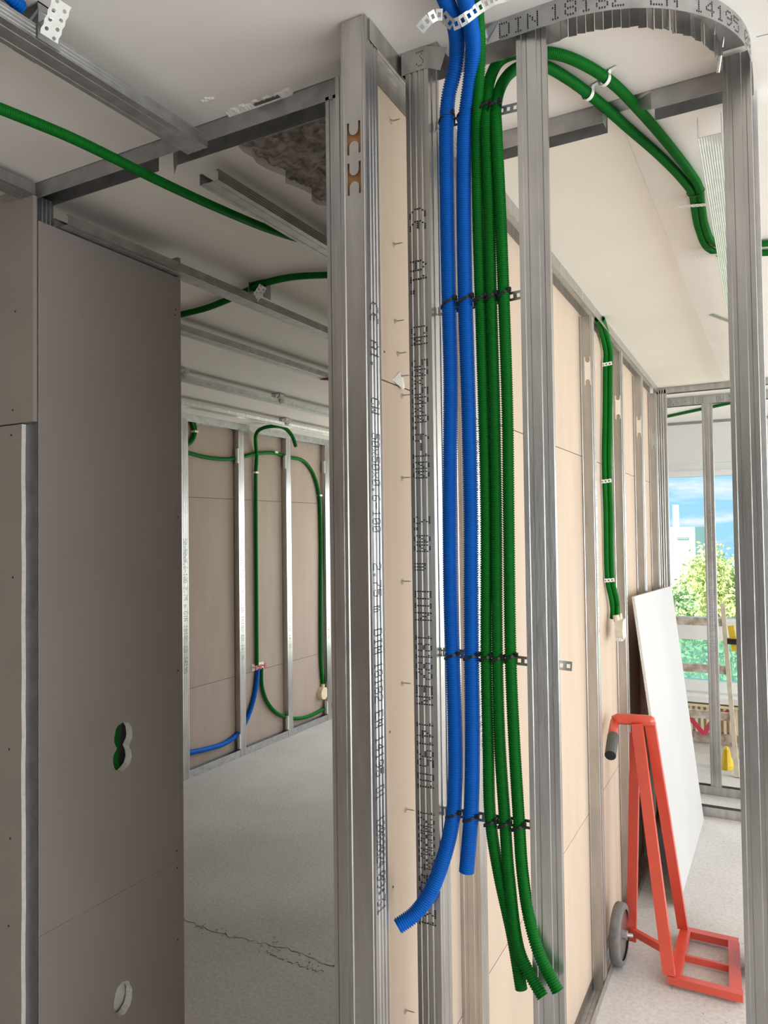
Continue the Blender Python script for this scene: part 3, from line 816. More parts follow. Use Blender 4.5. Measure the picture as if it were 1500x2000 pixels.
# C
rotC = math.radians(13)
mb = MB(); c_stud(mb, Matrix.Translation((-0.3835, 1.288, 0)) @ Matrix.Rotation(rotC, 4, 'Z') @ Matrix.Scale(1.06, 4, (1, 0, 0)), 2.748)
tag(mb.build('steel_stud', M['steel']), 'grey ribbed steel stud right of the green conduits at the start of the curve', 'stud', S_GRP)
# D
mb = MB(); c_stud(mb, upright(-0.067, 1.583, 0), 2.748)
tag(mb.build('steel_stud', M['steel']), 'right-hand steel stud at the end of the curved ceiling track', 'stud', S_GRP)
mb = MB(); c_stud(mb, upright(-0.060, 1.74, 0), 2.748)
tag(mb.build('steel_stud', M['steel_bright']), 'pale steel stud almost hidden behind the right-hand post', 'stud', S_GRP)

# ceiling tracks ---------------------------------------------------
mb = MB(); u_track(mb, TW @ along((-0.025, -0.045, ZC), (0, 1, 0)), 3.98)
tag(mb.build('ceiling_track', M['steel']), 'long steel ceiling track of the corridor partition', 'track', 'ceiling tracks')
mb = MB(); u_track(mb, TW @ along((-0.025, -0.06, 0.0), (0, 1, 0), True), 4.0)
tag(mb.build('floor_track', M['steel']), 'long steel floor track at the foot of the corridor partition', 'track', 'floor tracks')

# left doorway track, rear flange interrupted
mb = MB()
x0, x1 = -1.765, -0.70
mb.box((x0, 1.275, ZC - 0.002), (x1, 1.325, ZC))
mb.box((x0, 1.275, ZC - 0.042), (x1, 1.276, ZC - 0.001))
mb.box((x0, 1.324, ZC - 0.042), (-1.322, 1.325, ZC - 0.001))
mb.box((-1.262, 1.324, ZC - 0.042), (x1, 1.325, ZC - 0.001))
mb.add([(-1.262, 1.324, ZC - 0.002), (-1.262, 1.324, ZC - 0.042), (-1.292, 1.345, ZC - 0.05), (-1.285, 1.334, ZC - 0.004)], [(0, 1, 2, 3)])
tag(mb.build('ceiling_track', M['steel_matt']), 'steel ceiling track spanning the left doorway, back flange cut open', 'track', 'ceiling tracks')

# front track between B and the curve: B-side stub, cut front flange, then the curve
mb = MB()
mb.box((-0.637, 1.275, ZC - 0.0015), (-0.56, 1.325, ZC))
mb.box((-0.637, 1.274, ZC - 0.044), (-0.583, 1.275, ZC - 0.001))
mb.box((-0.637, 1.325, ZC - 0.042), (-0.34, 1.326, ZC - 0.001))
mb.box((-0.637, 1.274, ZC - 0.044), (-0.636, 1.326, ZC - 0.001))
mb.add([(-0.583, 1.274, ZC - 0.002), (-0.583, 1.274, ZC - 0.044), (-0.562, 1.292, ZC - 0.046), (-0.545, 1.286, ZC - 0.010)], [(0, 1, 2, 3)])
stub = tag(mb.build('ceiling_track', M['steel']), 'short steel ceiling track over the lettered stud, flange bent back', 'track', 'ceiling tracks')
lettering('printed_lettering', [('3', 0.0, 0.02)], lambda s, h: Vector((-0.603 + s, 1.2737, ZC - 0.036 + h)), 0.0033, 0.0044, 0.45, 0.003, M['ink'], stub)

cx, cy, RO, RI = -0.34, 1.575, 0.30, 0.25
mb = MB()
def arc_strip(mb, r, z0, z1, t=0.001, n=46, jag=0.0, a0=-PI / 2, a1=0.0, straight=0.0):
    P = []
    if straight: P += [(cx - straight, cy - r), (cx - straight * .5, cy - r)]
    for i in range(n + 1):
        a = a0 + (a1 - a0) * i / n
        P.append((cx + r * math.cos(a), cy + r * math.sin(a)))
    n2 = len(P); V = []
    for (x, y) in P:
        dx, dy = x - cx, y - cy; L = math.hypot(dx, dy)
        if x < cx: dx, dy = 0, -1
        else: dx, dy = dx / L, dy / L
        zz = z0 + random.uniform(-jag, jag)
        V += [(x, y, zz), (x, y, z1), (x - dx * t, y - dy * t, z1), (x - dx * t, y - dy * t, zz)]
    F = []
    for i in range(n2 - 1):
        a, b = 4 * i, 4 * i + 4
        for k in range(4):
            F.append((a + k, b + k, b + (k + 1) % 4, a + (k + 1) % 4))
    mb.add(V, F)
    return mb
curve_t = empty('curved_ceiling_track', (cx + RO * .7, cy - RO * .7, ZC - 0.042))
tag(curve_t, 'curved steel ceiling track with dotted lettering bending round the upper right', 'track', 'ceiling tracks')
arc_strip(MB(), RO, ZC - 0.040, ZC - 0.0005, straight=0.095).build('outer_flange', M['steel_matt'], curve_t)
# the inner flange is slit: many short slightly rotated leaves
nl = 26
inner = MB()
for i in range(nl):
    a0 = -PI / 2 + (PI / 2) * i / nl; a1 = -PI / 2 + (PI / 2) * (i + 1) / nl - 0.004
    ex = random.uniform(-0.002, 0.003)
    p0 = (cx + (RI + ex) * math.cos(a0), cy + (RI + ex) * math.sin(a0)); p1 = (cx + (RI - ex) * math.cos(a1), cy + (RI - ex) * math.sin(a1))
    zb = ZC - 0.040 + random.uniform(-0.0015, 0.0015)
    n_ = Vector((math.cos((a0 + a1) / 2), math.sin((a0 + a1) / 2), 0)) * 0.0008
    V = [(p0[0], p0[1], zb), (p1[0], p1[1], zb), (p1[0], p1[1], ZC), (p0[0], p0[1], ZC)]
    V += [tuple(Vector(v) + n_) for v in V]
    MB().add(V, [(0, 1, 2, 3), (7, 6, 5, 4), (0, 4, 5, 1), (1, 5, 6, 2), (2, 6, 7, 3), (3, 7, 4, 0)]).build('inner_flange_leaf', M['steel'], curve_t)
mb = MB(); V = []; F = []
for i in range(41):
    a = -PI / 2 + (PI / 2) * i / 40
    V += [(cx + RI * math.cos(a), cy + RI * math.sin(a), ZC - 0.001), (cx + RO * math.cos(a), cy + RO * math.sin(a), ZC - 0.001)]
for i in range(40): F.append((2 * i, 2 * i + 1, 2 * i + 3, 2 * i + 2))
mb.add(V, F).build('web', M['steel_matt'], curve_t)
# torn web tabs and rivet-like clips inside the curve
for (a, rr, z, s) in ((-0.80, 0.262, ZC - 0.044, 0.011), (-0.42, 0.268, ZC - 0.020, 0.010), (-0.30, 0.268, ZC - 0.030, 0.010), (-0.25, 0.256, ZC - 0.060, 0.017)):
    p = Vector((cx + rr * math.cos(a), cy + rr * math.sin(a), z))
    T = Matrix.Translation(p) @ Matrix.Rotation(a + 0.7, 4, 'Z') @ Matrix.Rotation(0.5, 4, 'X')
    MB().box((-0.0008, -s * .35, -s * .8), (0.0008, s * .35, s * .8), 0, T).build('bent_tab', M['steel_bright'], curve_t)
for (a, z0, z1) in ((-0.32, ZC - 0.055, ZC - 0.012), (-0.82, ZC - 0.04, ZC - 0.025)):
    p = Vector((cx + 0.256 * math.cos(a), cy + 0.256 * math.sin(a), 0))
    MB().tube([(p.x, p.y, z0), (p.x + .002, p.y, z1)], 0.001, 6).build('wire', M['steel_bright'], curve_t)
def map_curve(s, h):
    # s measured along the outer flange from x=-0.435
    x = -0.437 + s
    z = ZC - 0.034 + h
    if x <= cx: return Vector((x, cy - RO - 0.0006, z))
    a = -PI / 2 + (x - cx) / RO
    return Vector((cx + (RO + 0.0006) * math.cos(a), cy + (RO + 0.0006) * math.sin(a), z))
lettering('printed_lettering', [('DIN', 0.0, 0.0262), ('18182', 0.093, 0.0262), ('EN', 0.262, 0.0285), ('14195', 0.345, 0.0262), ('08', 0.50, 0.03)], map_curve, 0.0043, 0.0040, 0.52, 0.0031, M['ink'], curve_t)
# crumpled cut end of the flange, left of the lettering
p = Vector((-0.437, 1.275, ZC))
MB().add([p + Vector((0, 0, -0.002)), p + Vector((0, 0, -0.038)), p + Vector((-0.03, 0.012, -0.03)), p + Vector((-0.06, 0.006, -0.012)), p + Vector((-0.075, -0.004, -0.003)), p + Vector((-0.03, 0.022, -0.012))],
         [(0, 1, 2), (0, 2, 5), (0, 5, 3), (0, 3, 4), (5, 2, 3)]).build('crumpled_flange', M['steel_bright'], curve_t)
# floor tracks of the same corner (below the frame)
mb = MB(); arc_strip(mb, RO, 0, 0.04, straight=0.29); arc_strip(mb, RI, 0, 0.04, straight=0.29)
tag(mb.build('curved_floor_track', M['steel_matt']), 'curved steel floor track under the front corner posts', 'track', 'floor tracks')

# rear track of the little shaft, front flange cut away where the conduits pass
mb = MB()
mb.box((-0.645, 1.64, ZC - 0.0015), (-0.04, 1.69, ZC))
for (a, b) in ((-0.645, -0.332), (-0.232, -0.04)):
    mb.box((a, 1.64, ZC - 0.042), (b, 1.641, ZC - 0.001))
    mb.box((a, 1.689, ZC - 0.042), (b, 1.69, ZC - 0.001))
mb.add([(-0.332, 1.64, ZC - 0.042), (-0.332, 1.64, ZC - 0.006), (-0.326, 1.658, ZC - 0.012), (-0.330, 1.662, ZC - 0.046)], [(0, 1, 2, 3)])
mb.add([(-0.232, 1.64, ZC - 0.042), (-0.232, 1.64, ZC - 0.004), (-0.262, 1.655, ZC - 0.006), (-0.258, 1.652, ZC - 0.03)], [(0, 1, 2, 3)])
tag(mb.build('ceiling_track', M['steel_matt']), 'steel ceiling track behind the curve, notched for two green conduits', 'track', 'ceiling tracks')

# bright channel hung along the ceiling behind the right post
mb = MB()
TBC = Matrix.Translation((-0.1255, 1.70, 2.705)) @ Matrix.Rotation(0.026, 4, 'Z') @ Matrix(((1, 0, 0, 0), (0, 0, 1, 0), (0, -1, 0, 0), (0, 0, 0, 1)))
pts = [(-0.022, -0.006)] + [(-0.022, 0.0)]
prof = [(-0.0225, 0.004), (-0.0225, 0.048)]
x = -0.0225
rib = []
while x < 0.0225 - 0.004:
    rib += [(x + 0.0008, 0.048), (x + 0.0016, 0.0472), (x + 0.0030, 0.0472), (x + 0.0038, 0.048)]
    x += 0.005
prof += rib + [(0.0225, 0.048), (0.0225, 0.004)]
mb.sheet(prof, 0.0008, TBC, 3.4)
tag(mb.build('ceiling_channel', M['steel_bright']), 'bright ribbed channel hung along the ceiling behind the right post', 'channel')

# ================================================================== STRAPS, TIES
def perf_strap(name, pts, w, normal, label, group, material, cell=0.012, t=0.0009, cat='strap'):
    P = catmull(pts, cell) if len(pts) > 2 else np.array([np.array(pts[0]) + (np.array(pts[1]) - np.array(pts[0])) * k for k in np.linspace(0, 1, max(2, int(np.linalg.norm(np.array(pts[1]) - np.array(pts[0])) / cell) + 1))])
    mb = MB()
    for a, b in zip(P[:-1], P[1:]):
        a = Vector(a); b = Vector(b); d = b - a; L = d.length; d.normalize()
        n = Vector(normal); n = (n - d * n.dot(d)).normalized(); s = d.cross(n)
        T = Matrix(((d.x, s.x, n.x, a.x), (d.y, s.y, n.y, a.y), (d.z, s.z, n.z, a.z), (0, 0, 0, 1)))
        hw = w / 2; hi = w * 0.21
        mb.box((0, hi, 0), (L, hw, t), 0, T); mb.box((0, -hw, 0), (L, -hi, t), 0, T)
        mb.box((0, -hi, 0), (L * 0.26, hi, t), 0, T); mb.box((L * 0.74, -hi, 0), (L, hi, t), 0, T)
    o = mb.build(name, material)
    tag(o, label, cat, group)
    return o


g_s = 'perforated straps behind the conduits'
straps = []
for (xa, za, xb, zb, lab) in ((-0.578, 2.609, -0.40, 2.600, 'topmost perforated steel strap behind the conduit bundle'), (-0.578, 2.250, -0.40, 2.257, 'second perforated steel strap from the top behind the conduit bundle'),
                              (-0.579, 1.603, -0.346, 1.586, 'third perforated strap behind the bundle, its end showing past the right stud'), (-0.579, 1.306, -0.40, 1.309, 'lowest perforated strap behind the conduit bundle')):
    straps.append(perf_strap('perforated_strap', [(xa, 1.3015, za), (xb, 1.3015 + (0.042 if xb > -0.36 else 0.0), zb)], 0.017, (0, -1, 0), lab, g_s, M['strap']))
perf_strap('perforated_strap', [(-0.524, 1.12, 2.672), (-0.505, 1.125, 2.690), (-0.490, 1.135, 2.697), (-0.478, 1.150, 2.683), (-0.458, 1.155, 2.689), (-0.435, 1.165, 2.706), (-0.415, 1.185, 2.727), (-0.395, 1.22, 2.75)], 0.017, (0.05, -0.75, -0.65), 'perforated strap looped round blue conduits at the ceiling', None, M['strap'])

def tie(cx_, cy_, z, r, tilt, label, col='black'):
    """cable tie: ring tilted about y, with a head"""
    P = []
    for k in range(17):
        a = 2 * PI * k / 16
        P.append((cx_ + (r + 0.0013) * math.cos(a), cy_ + (r + 0.0018) * math.sin(a), z + tilt * math.cos(a)))
    mb = MB()
    for a, b in zip(P[:-1], P[1:]):
        mb.bar(a, b, 0.0016, 0.0046)
    mb.box((cx_ + r - 0.001, cy_ - r * .6 - 0.004, z + tilt - 0.003), (cx_ + r + 0.005, cy_ - r * .6 + 0.002, z + tilt + 0.004))
    tag(mb.build('cable_tie', M['black']), label, 'cable tie', 'black cable ties on the conduit bundle')
rows = ((2.605, 'top', [(-0.548, RB), (-0.5115, RB), (-0.487, RG), (-0.4715, RG), (-0.4535, RG)], 0.005),
        (2.254, 'second', [(-0.549, RB), (-0.5155, RB), (-0.487, RG), (-0.466, RG), (-0.442, RG)], 0.007),
        (1.602, 'third', [(-0.553, RB), (-0.515, RB), (-0.487, RG), (-0.466, RG), (-0.441, RG)], 0.006),
        (1.306, 'lowest', [(-0.556, RB), (-0.5215, RB), (-0.484, RG), (-0.4575, RG), (-0.4315, RG)], 0.007))
names = ['left blue conduit', 'right blue conduit', 'left green conduit', 'middle green conduit', 'right green conduit']
for z, rn, lst, tilt in rows:
    for (x, r), nm in zip(lst, names):
        tie(x, 1.287, z + random.uniform(-0.003, 0.003), r, tilt, 'black cable tie round the %s at the %s strap' % (nm, rn))

# clips and perforated bands on the right-hand conduits
for (x, y, lab) in ((-0.346, 1.565, 'white metal clip round the lower arching green conduit near the ceiling'), (-0.305, 1.53, 'white metal clip round the upper arching green conduit near the ceiling')):
    d = Vector((0.42, 1.0, 0)).normalized(); s = Vector((d.y, -d.x, 0))
    P = [Vector((x, y, 2.742)) + s * (RG + 0.002) * math.cos(a) + Vector((0, 0, 1)) * (RG + 0.002) * math.sin(a) for a in np.linspace(PI * 0.9, PI * 2.15, 12)]
    P.insert(0, Vector((x, y, 2.7535)) - s * 0.013)
    P.append(Vector((x, y, 2.7535)) + s * 0.014); P.append(Vector((x, y, 2.7535)) + s * 0.03)
    mb = MB()
    for a, b in zip(P[:-1], P[1:]): mb.bar(a, b, 0.009, 0.0012, up=s.cross(Vector(b) - Vector(a)).cross(Vector(b) - Vector(a)) if False else (0, 0, 1) if abs((Vector(b) - Vector(a)).normalized().z) < 0.9 else tuple(s))
    # bars wide along the conduit direction
    mb = MB()
    for a, b in zip(P[:-1], P[1:]):
        mb.add([a - d * .0045, a + d * .0045, b + d * .0045, b - d * .0045], [(0, 1, 2, 3)])
        q = Vector((0, 0, -0.001))
        mb.add([a - d * .0045 + q, a + d * .0045 + q, b + d * .0045 + q, b - d * .0045 + q], [(0, 1, 2, 3)])
    tag(mb.build('conduit_clip', M['strap_white']), lab, 'clip', 'clips on the arching conduits')


def punched_band(name, a, b, w, normal, label, rows_=2, pitch=0.011, material='strap_white', t=0.001, cat='strap', group=None, parent=None):
    a = Vector(a); b = Vector(b); d = b - a; L = d.length; d.normalize()
    n = Vector(normal); n = (n - d * n.dot(d)).normalized(); s = n.cross(d)
    T = Matrix(((d.x, s.x, n.x, a.x), (d.y, s.y, n.y, a.y), (d.z, s.z, n.z, a.z), (0, 0, 0, 1)))
    k = max(2, int(L / pitch)); hs = []
    rr = min(pitch, w / rows_) * 0.26
    for i in range(k):
        for j in range(rows_):
            px = (i + 0.5 + (0.25 if j % 2 else -0.25)) * L / k; py = -w / 2 + (j + 0.5) * w / rows_
            hs.append([(px + rr * math.cos(q), py + rr * math.sin(q)) for q in np.linspace(0, 2 * PI, 9)[:-1]])
    outl = []
    for i in range(k * 2): outl.append((L * i / (2 * k), -w / 2 + (0.0012 if i % 2 else -0.0006)))
    outl.append((L, -w / 2)); outl.append((L, w / 2))
    for i in range(k * 2 - 1, -1, -1): outl.append((L * i / (2 * k), w / 2 + (0.0006 if i % 2 else -0.0012)))
    o = MB().plate(outl, hs, t, T).build(name, M[material], parent)
    if parent is None: tag(o, label, cat, group)
    return o


punched_band('punched_band', (-0.250, 2.215, 2.729), (-0.165, 2.245, 2.729), 0.018, (0, 0, -1), 'white punched band holding the green conduits below the ceiling, nearer one', group='white punched bands on the ceiling')
punched_band('punched_band', (-0.265, 2.64, 2.729), (-0.165, 2.68, 2.729), 0.02, (0, 0, -1), 'white punched band at the bend of the green conduits, farther one', group='white punched bands on the ceiling')
punched_band('punched_band', (-0.270, 3.50, 2.752), (-0.19, 3.70, 2.752), 0.02, (0, 0, -1), 'loose punched band end on the corridor ceiling', material='strap')
def simple_tie(p, r, ax, label):
    q = Vector(ax).to_track_quat('Z', 'Y').to_matrix().to_4x4(); T = Matrix.Translation(p) @ q
    mb = MB()
    for k in range(14):
        a = 2 * PI * k / 14; b = 2 * PI * (k + 1) / 14
        mb.bar(T @ Vector((r[0] * math.cos(a), r[1] * math.sin(a), 0)), T @ Vector((r[0] * math.cos(b), r[1] * math.sin(b), 0)), 0.004, 0.0015, up=tuple(Vector(ax).orthogonal()))
    tag(mb.build('cable_tie', M['black']), label, 'cable tie', 'black ties on the ceiling conduits')
simple_tie((-0.198, 2.17, 2.742), (0.023, 0.0125), (0.15, 1, 0.0), 'black tie round both green conduits under the ceiling, nearer one')
simple_tie((-0.200, 2.60, 2.742), (0.023, 0.0125), (0.5, 1, 0.0), 'black tie round both green conduits at their ceiling bend')

# ================================================================== CORRIDOR PARTITION STUDS
cors = [(2.395, 'first', 'steel stud of the corridor partition half hidden behind the right bundle post'), (3.06, 'second', 'steel corridor stud just before the hanging green conduits'), (3.75, 'third', 'steel corridor stud just beyond the hanging green conduits'), (4.42, 'fourth', 'steel corridor stud behind the top of the leaning white board'), (5.03, 'fifth', 'last steel corridor stud in the far corner')]
for (y, nth, lab) in cors:
    mb = MB(); T = TW @ Matrix.Translation((-0.027, y - 1.2, 0.0))
    hz = 2.475 if y < 3.5 else 2.44
    hs = [h_hole(0.006, hz - (y - 3.06) * 0.02, 0.026, 0.115)] if y > 2.5 else []
    c_stud(mb, T, 2.70, hs)
    st = tag(mb.build('steel_stud', M['steel']), lab, 'stud', 'studs of the corridor partition')
    lettering('printed_lettering', [('CW 50x50x0.6-100  3.00 m  DIN 18182  EN 14195', -2.2, 0.0176)], lambda s, h, T=T: T @ Vector((0.0254, 0.008 + h, -s)), 0.0029, 0.0050, 0.6, 0.0024, M['ink_grey'], st)
for (y, lab) in ((1.62, 'steel corridor stud behind the conduit bundle'),):
    mb = MB(); T = TW @ Matrix.Translation((-0.027, 1.66 - 1.2, 0.0)); c_stud(mb, T, 2.70)
    st = tag(mb.build('steel_stud', M['steel']), lab, 'stud', 'studs of the corridor partition')
    lettering('printed_lettering', [('CW 50x50x0.6-100  3.00 m  DIN 18182  EN 14195', -2.1, 0.0176)], lambda s, h, T=T: T @ Vector((0.0254, 0.008 + h, -s)), 0.0029, 0.0050, 0.6, 0.0024, M['ink'], st)
# white bands and box on the corridor conduits
for (z, y, lab) in ((2.586, 3.526, 'upper white punched band round the corridor conduits'), (2.045, 3.458, 'middle white punched band round the corridor conduits'), (1.60, 3.478, 'lower white punched band just above the corridor wall box')):
    punched_band('punched_band', (-0.7335, y - 0.035, z), (-0.6895, y - 0.030, z + 0.004), 0.017, (0, -1, 0), lab, rows_=1, pitch=0.014, group='white bands on the corridor conduits')
bx = tag(empty('wall_box', (-0.70, 3.53, 1.34)), 'pale plastic wall box at the lower end of the corridor conduits', 'box')
mb = MB()
for (y0, y1, k) in ((3.475, 3.545, 0), (3.55, 3.60, 1)):
    P = []
    for q in range(12):
        a = 2 * PI * q / 12
        P.append(((y0 + y1) / 2 + (y1 - y0) / 2 * math.cos(a), 1.375 + 0.045 * math.sin(a)))
    TT = Matrix(((0, 0, 1, -0.70), (1, 0, 0, 0), (0, 1, 0, 0), (0, 0, 0, 1)))
    MB().plate(P, [], 0.035 - 0.008 * k, TT).build('box_body', M['plug'], bx)
    MB().tube([(-0.695 , (y0 + y1) / 2, 1.41), (-0.70, (y0 + y1) / 2, 1.44)], 0.014, 10).build('conduit_socket', M['plug'], bx)
MB().box((-0.70, 3.49, 1.325), (-0.672, 3.53, 1.345)).build('broken_gypsum_edge', M['gypsum'], bx)

# ================================================================== FAR END FRAMES
yf = 5.17
mb = MB(); u_track(mb, along((-0.76, yf + 0.025, ZC), (1, 0, 0)), 2.2); tag(mb.build('ceiling_track', M['steel']), 'steel ceiling track of the nearer far-end frame', 'track', 'ceiling tracks')
mb = MB(); u_track(mb, along((-0.76, yf + 0.05, 0), (1, 0, 0), True), 2.2, d=0.06); tag(mb.build('floor_track', M['steel']), 'steel floor track of the nearer far-end frame beside the white board', 'track', 'floor tracks')
mb = MB(); c_stud(mb, Matrix.Translation((-0.683, yf + 0.025, 0)) @ Matrix.Rotation(PI / 2, 4, 'Z') @ Matrix.Scale(1.2, 4, (0, 1, 0)), 2.74)
tag(mb.build('steel_stud', M['steel']), 'ribbed steel corner stud where the corridor meets the far frame', 'stud', 'studs of the far-end frames')
mb = MB(); c_stud(mb, upright(0.55, yf, 0), 2.74); tag(mb.build('steel_stud', M['steel']), 'steel stud of the nearer far-end frame beyond the right post', 'stud', 'studs of the far-end frames')
yf2 = 5.62
mb = MB(); u_track(mb, along((-0.78, yf2 + 0.025, ZC - 0.0), (1, 0, 0)), 2.2, d=0.06)
ft2 = tag(mb.build('ceiling_track', M['steel']), 'steel ceiling track with dotted lettering on the second far-end frame', 'track', 'ceiling tracks')
lettering('printed_lettering', [('0.6 - 100   UW 50', -0.725, 0.026)], lambda s, h: Vector((s, yf2 - 0.0012, ZC - 0.05 + h)), 0.0042, 0.0058, 0.7, 0.0045, M['ink_grey'], ft2)
mb = MB(); u_track(mb, along((-0.78, yf2 + 0.025, 0), (1, 0, 0), True), 2.2, d=0.06)
tag(mb.build('floor_track', M['steel']), 'steel floor track of the second far-end frame', 'track', 'floor tracks')
mb = MB(); c_stud(mb, upright(-0.476, yf2 + 0.002, 0) @ Matrix.Scale(1.35, 4, (1, 0, 0)), 2.72)
st = tag(mb.build('steel_stud', M['steel']), 'slim steel stud standing in front of the window', 'stud', 'studs of the far-end frames')
lettering('printed_lettering', [('CW 50x50x0.6-100 3.00 m DIN 18182 EN 14195', -1.98, 0.024)], lambda s, h: Vector((-0.488 + h, yf2 + 0.0008, -s)), 0.004, 0.0050, 0.6, 0.003, M['ink_grey'], st)
for i, (x, lab) in enumerate(((-0.05, 'steel stud of the second far-end frame behind the right post'),)):
    mb = MB(); c_stud(mb, upright(x, yf2 + 0.002, 0), 2.72); tag(mb.build('steel_stud', M['steel']), lab, 'stud', 'studs of the far-end frames')
tag(MB().tube([(-0.42, 5.36, 0.006), (-0.25, 5.27, 0.006)], 0.005, 8).build('steel_rod', M['steel_matt']), 'thin steel rod lying between the two far floor tracks', 'rod')

# ================================================================== WEST WALL STUDS
mb = MB(); u_track(mb, along((-4.025, 3.0, ZC), (0, 1, 0)), 4.0, d=0.06); tag(mb.build('ceiling_track', M['steel_matt']), 'steel ceiling track of the far left stud wall', 'track', 'ceiling tracks')
mb = MB(); u_track(mb, along((-4.025, 3.0, 0), (0, 1, 0), True), 4.0, d=0.06); tag(mb.build('floor_track', M['steel_matt']), 'steel floor track of the far left stud wall', 'track', 'floor tracks')
for k, (y, lab) in enumerate(((3.575, 'steel stud of the far left wall hidden past the side panel'), (4.22, 'bright steel stud of the far left wall beside the panel edge'), (4.885, 'steel stud of the far left wall left of the hanging conduit'), (5.555, 'steel stud of the far left wall right of the hanging conduit'), (6.205, 'steel stud of the far left wall beside the jamb'))):
    # flange faces +x: rotate so the web looks to -y
    mb = MB(); T = Matrix.Translation((-4.023, y, 0)) @ Matrix.Scale(1.5, 4, (0, 1, 0)) ; c_stud(mb, T, 2.715)
    st = tag(mb.build('steel_stud', M['steel']), lab, 'stud', 'studs of the far left wall')
    lettering('printed_lettering', [('50x50x0.6-100 2.75 m DIN 18182 EN 14195', -1.8, 0.026)], lambda s, h, y=y: Vector((-3.9968, y + 0.018 + h, -s)), 0.004, 0.006, 0.7, 0.0045, M['ink_grey'], st)
    if k in (2, 3, 4):
        for z in (2.48, 0.13):
            MB().box((-4.02, y - 0.012, z - 0.06), (-3.995, y - 0.001, z + 0.06)).build('stud_tab', M['strap_white'], st)
bx = tag(empty('wall_box', (-4.03, 6.16, 0.2)), 'cream plastic wall box low on the far left wall', 'box')
MB().plate([(6.16 + 0.06 * math.cos(a), 0.275 + 0.06 * math.sin(a)) for a in np.linspace(0, 2 * PI, 13)[:-1]], [], 0.05, Matrix(((0, 0, 1, -4.05), (1, 0, 0, 0), (0, 1, 0, 0), (0, 0, 0, 1)))).build('box_body', M['yellow'] if False else M['radiator'], bx)
MB().tube([(-4.03, 6.17, 0.32), (-4.03, 6.175, 0.36)], 0.02, 8).build('conduit_socket', M['radiator'], bx)
bx = tag(empty('marker_plate', (-4.03, 5.17, 0.66)), 'small white plate with red marks where the far left conduits meet', 'plate')
MB().box((-4.052, 5.10, 0.66), (-4.045, 5.26, 0.72)).build('plate_body', M['strap_white'], bx)
for y in (5.105, 5.165, 5.225):
    MB().box((-4.012, y, 0.672), (-4.008, y + 0.025, 0.712)).build('red_mark', M['red'], bx)
    MB().box((-4.046, y + 0.008, 0.685), (-4.010, y + 0.016, 0.70)).build('mark_stem', M['strap_white'], bx)
for (y, z) in ((5.15, 2.36), (5.43, 2.56), (6.15, 2.20), (4.40, 2.63)):
    tag(MB().box((-4.05, y - 0.02, z - 0.008), (-4.008, y + 0.02, z + 0.008)).build('conduit_clip', M['strap_white']), 'small white clip on the far left wall %s' % {5.15: 'holding the hanging conduit below the crossing', 5.43: 'in the middle of the crossing conduit', 6.15: 'below the conduit bend', 4.40: 'on the short conduit loop'}[y], 'clip', 'clips on the far left wall')

# ================================================================== LEFT DOORWAY STUD
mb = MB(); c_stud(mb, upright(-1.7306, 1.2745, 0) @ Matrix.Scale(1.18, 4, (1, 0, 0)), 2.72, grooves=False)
tag(mb.build('steel_stud', M['steel_shaded']), 'shade-darkened steel stud between the left wall boards and the side panel', 'stud', 'studs of the left doorway')
mb = MB(); u_track(mb, along((-3.4, 1.30, ZC), (1, 0, 0)), 1.635)
tag(mb.build('ceiling_track', M['steel_matt']), 'steel ceiling track over the left wall boards', 'track', 'ceiling tracks')

# ================================================================== CEILING CHANNELS OF THE LEFT ROOM
def cd_channel(xc, y0, y1, z, label, material='steel_matt', skew=0.0):
    """C channel 60 x 27, open upwards"""
    w, h = 0.030, 0.027
    prof = [(-w + 0.008, h), (-w, h)]
    for q in (0.021, 0.014, 0.007):
        prof += [(-w, q), (-w + 0.0012, q - 0.0015), (-w + 0.0012, q - 0.003), (-w, q - 0.0045)]
    prof += [(-w, 0), (-0.019, 0), (-0.018, 0.001), (-0.012, 0.001), (-0.011, 0), (0.011, 0), (0.012, 0.001), (0.018, 0.001), (0.019, 0), (w, 0)]
    for q in (0.0025, 0.0095, 0.0165):
        prof += [(w, q), (w - 0.0012, q + 0.0015), (w - 0.0012, q + 0.003), (w, q + 0.0045)]
    prof += [(w, h), (w - 0.008, h)]
    mb = MB(); mb.sheet(prof, 0.0008, Matrix.Translation((xc, y0, z)) @ Matrix.Rotation(skew, 4, 'Z') @ Matrix(((1, 0, 0, 0), (0, 0, 1, 0), (0, 1, 0, 0), (0, 0, 0, 1))), y1 - y0)
    return tag(mb.build('ceiling_channel', M[material]), label, 'channel', 'ceiling channels of the left room')


zch = 2.688
cd_channel(-1.158, 0.45, 1.262, zch, 'nearest ceiling channel, ending at the left doorway track', skew=-0.02)
cd_channel(-1.222, 1.39, 4.0, zch, 'ceiling channel with an open end just behind the doorway track')
cd_channel(-1.688, 1.335, 6.9, 2.657, 'long ceiling channel starting above the side panel')
cd_channel(-2.245, 1.9, 6.9, zch, 'second ceiling channel beyond the side panel, red tag under it')
cd_channel(-2.94, 2.3, 6.9, zch, 'third ceiling channel beyond the side panel, two small hangers on it')
cd_channel(-3.52, 2.6, 6.9, zch, 'farthest ceiling channel, close to the far left stud wall', 'steel')
cd_channel(-1.722, 0.3, 1.262, 2.716, 'ceiling channel meeting the top of the left wall boards')

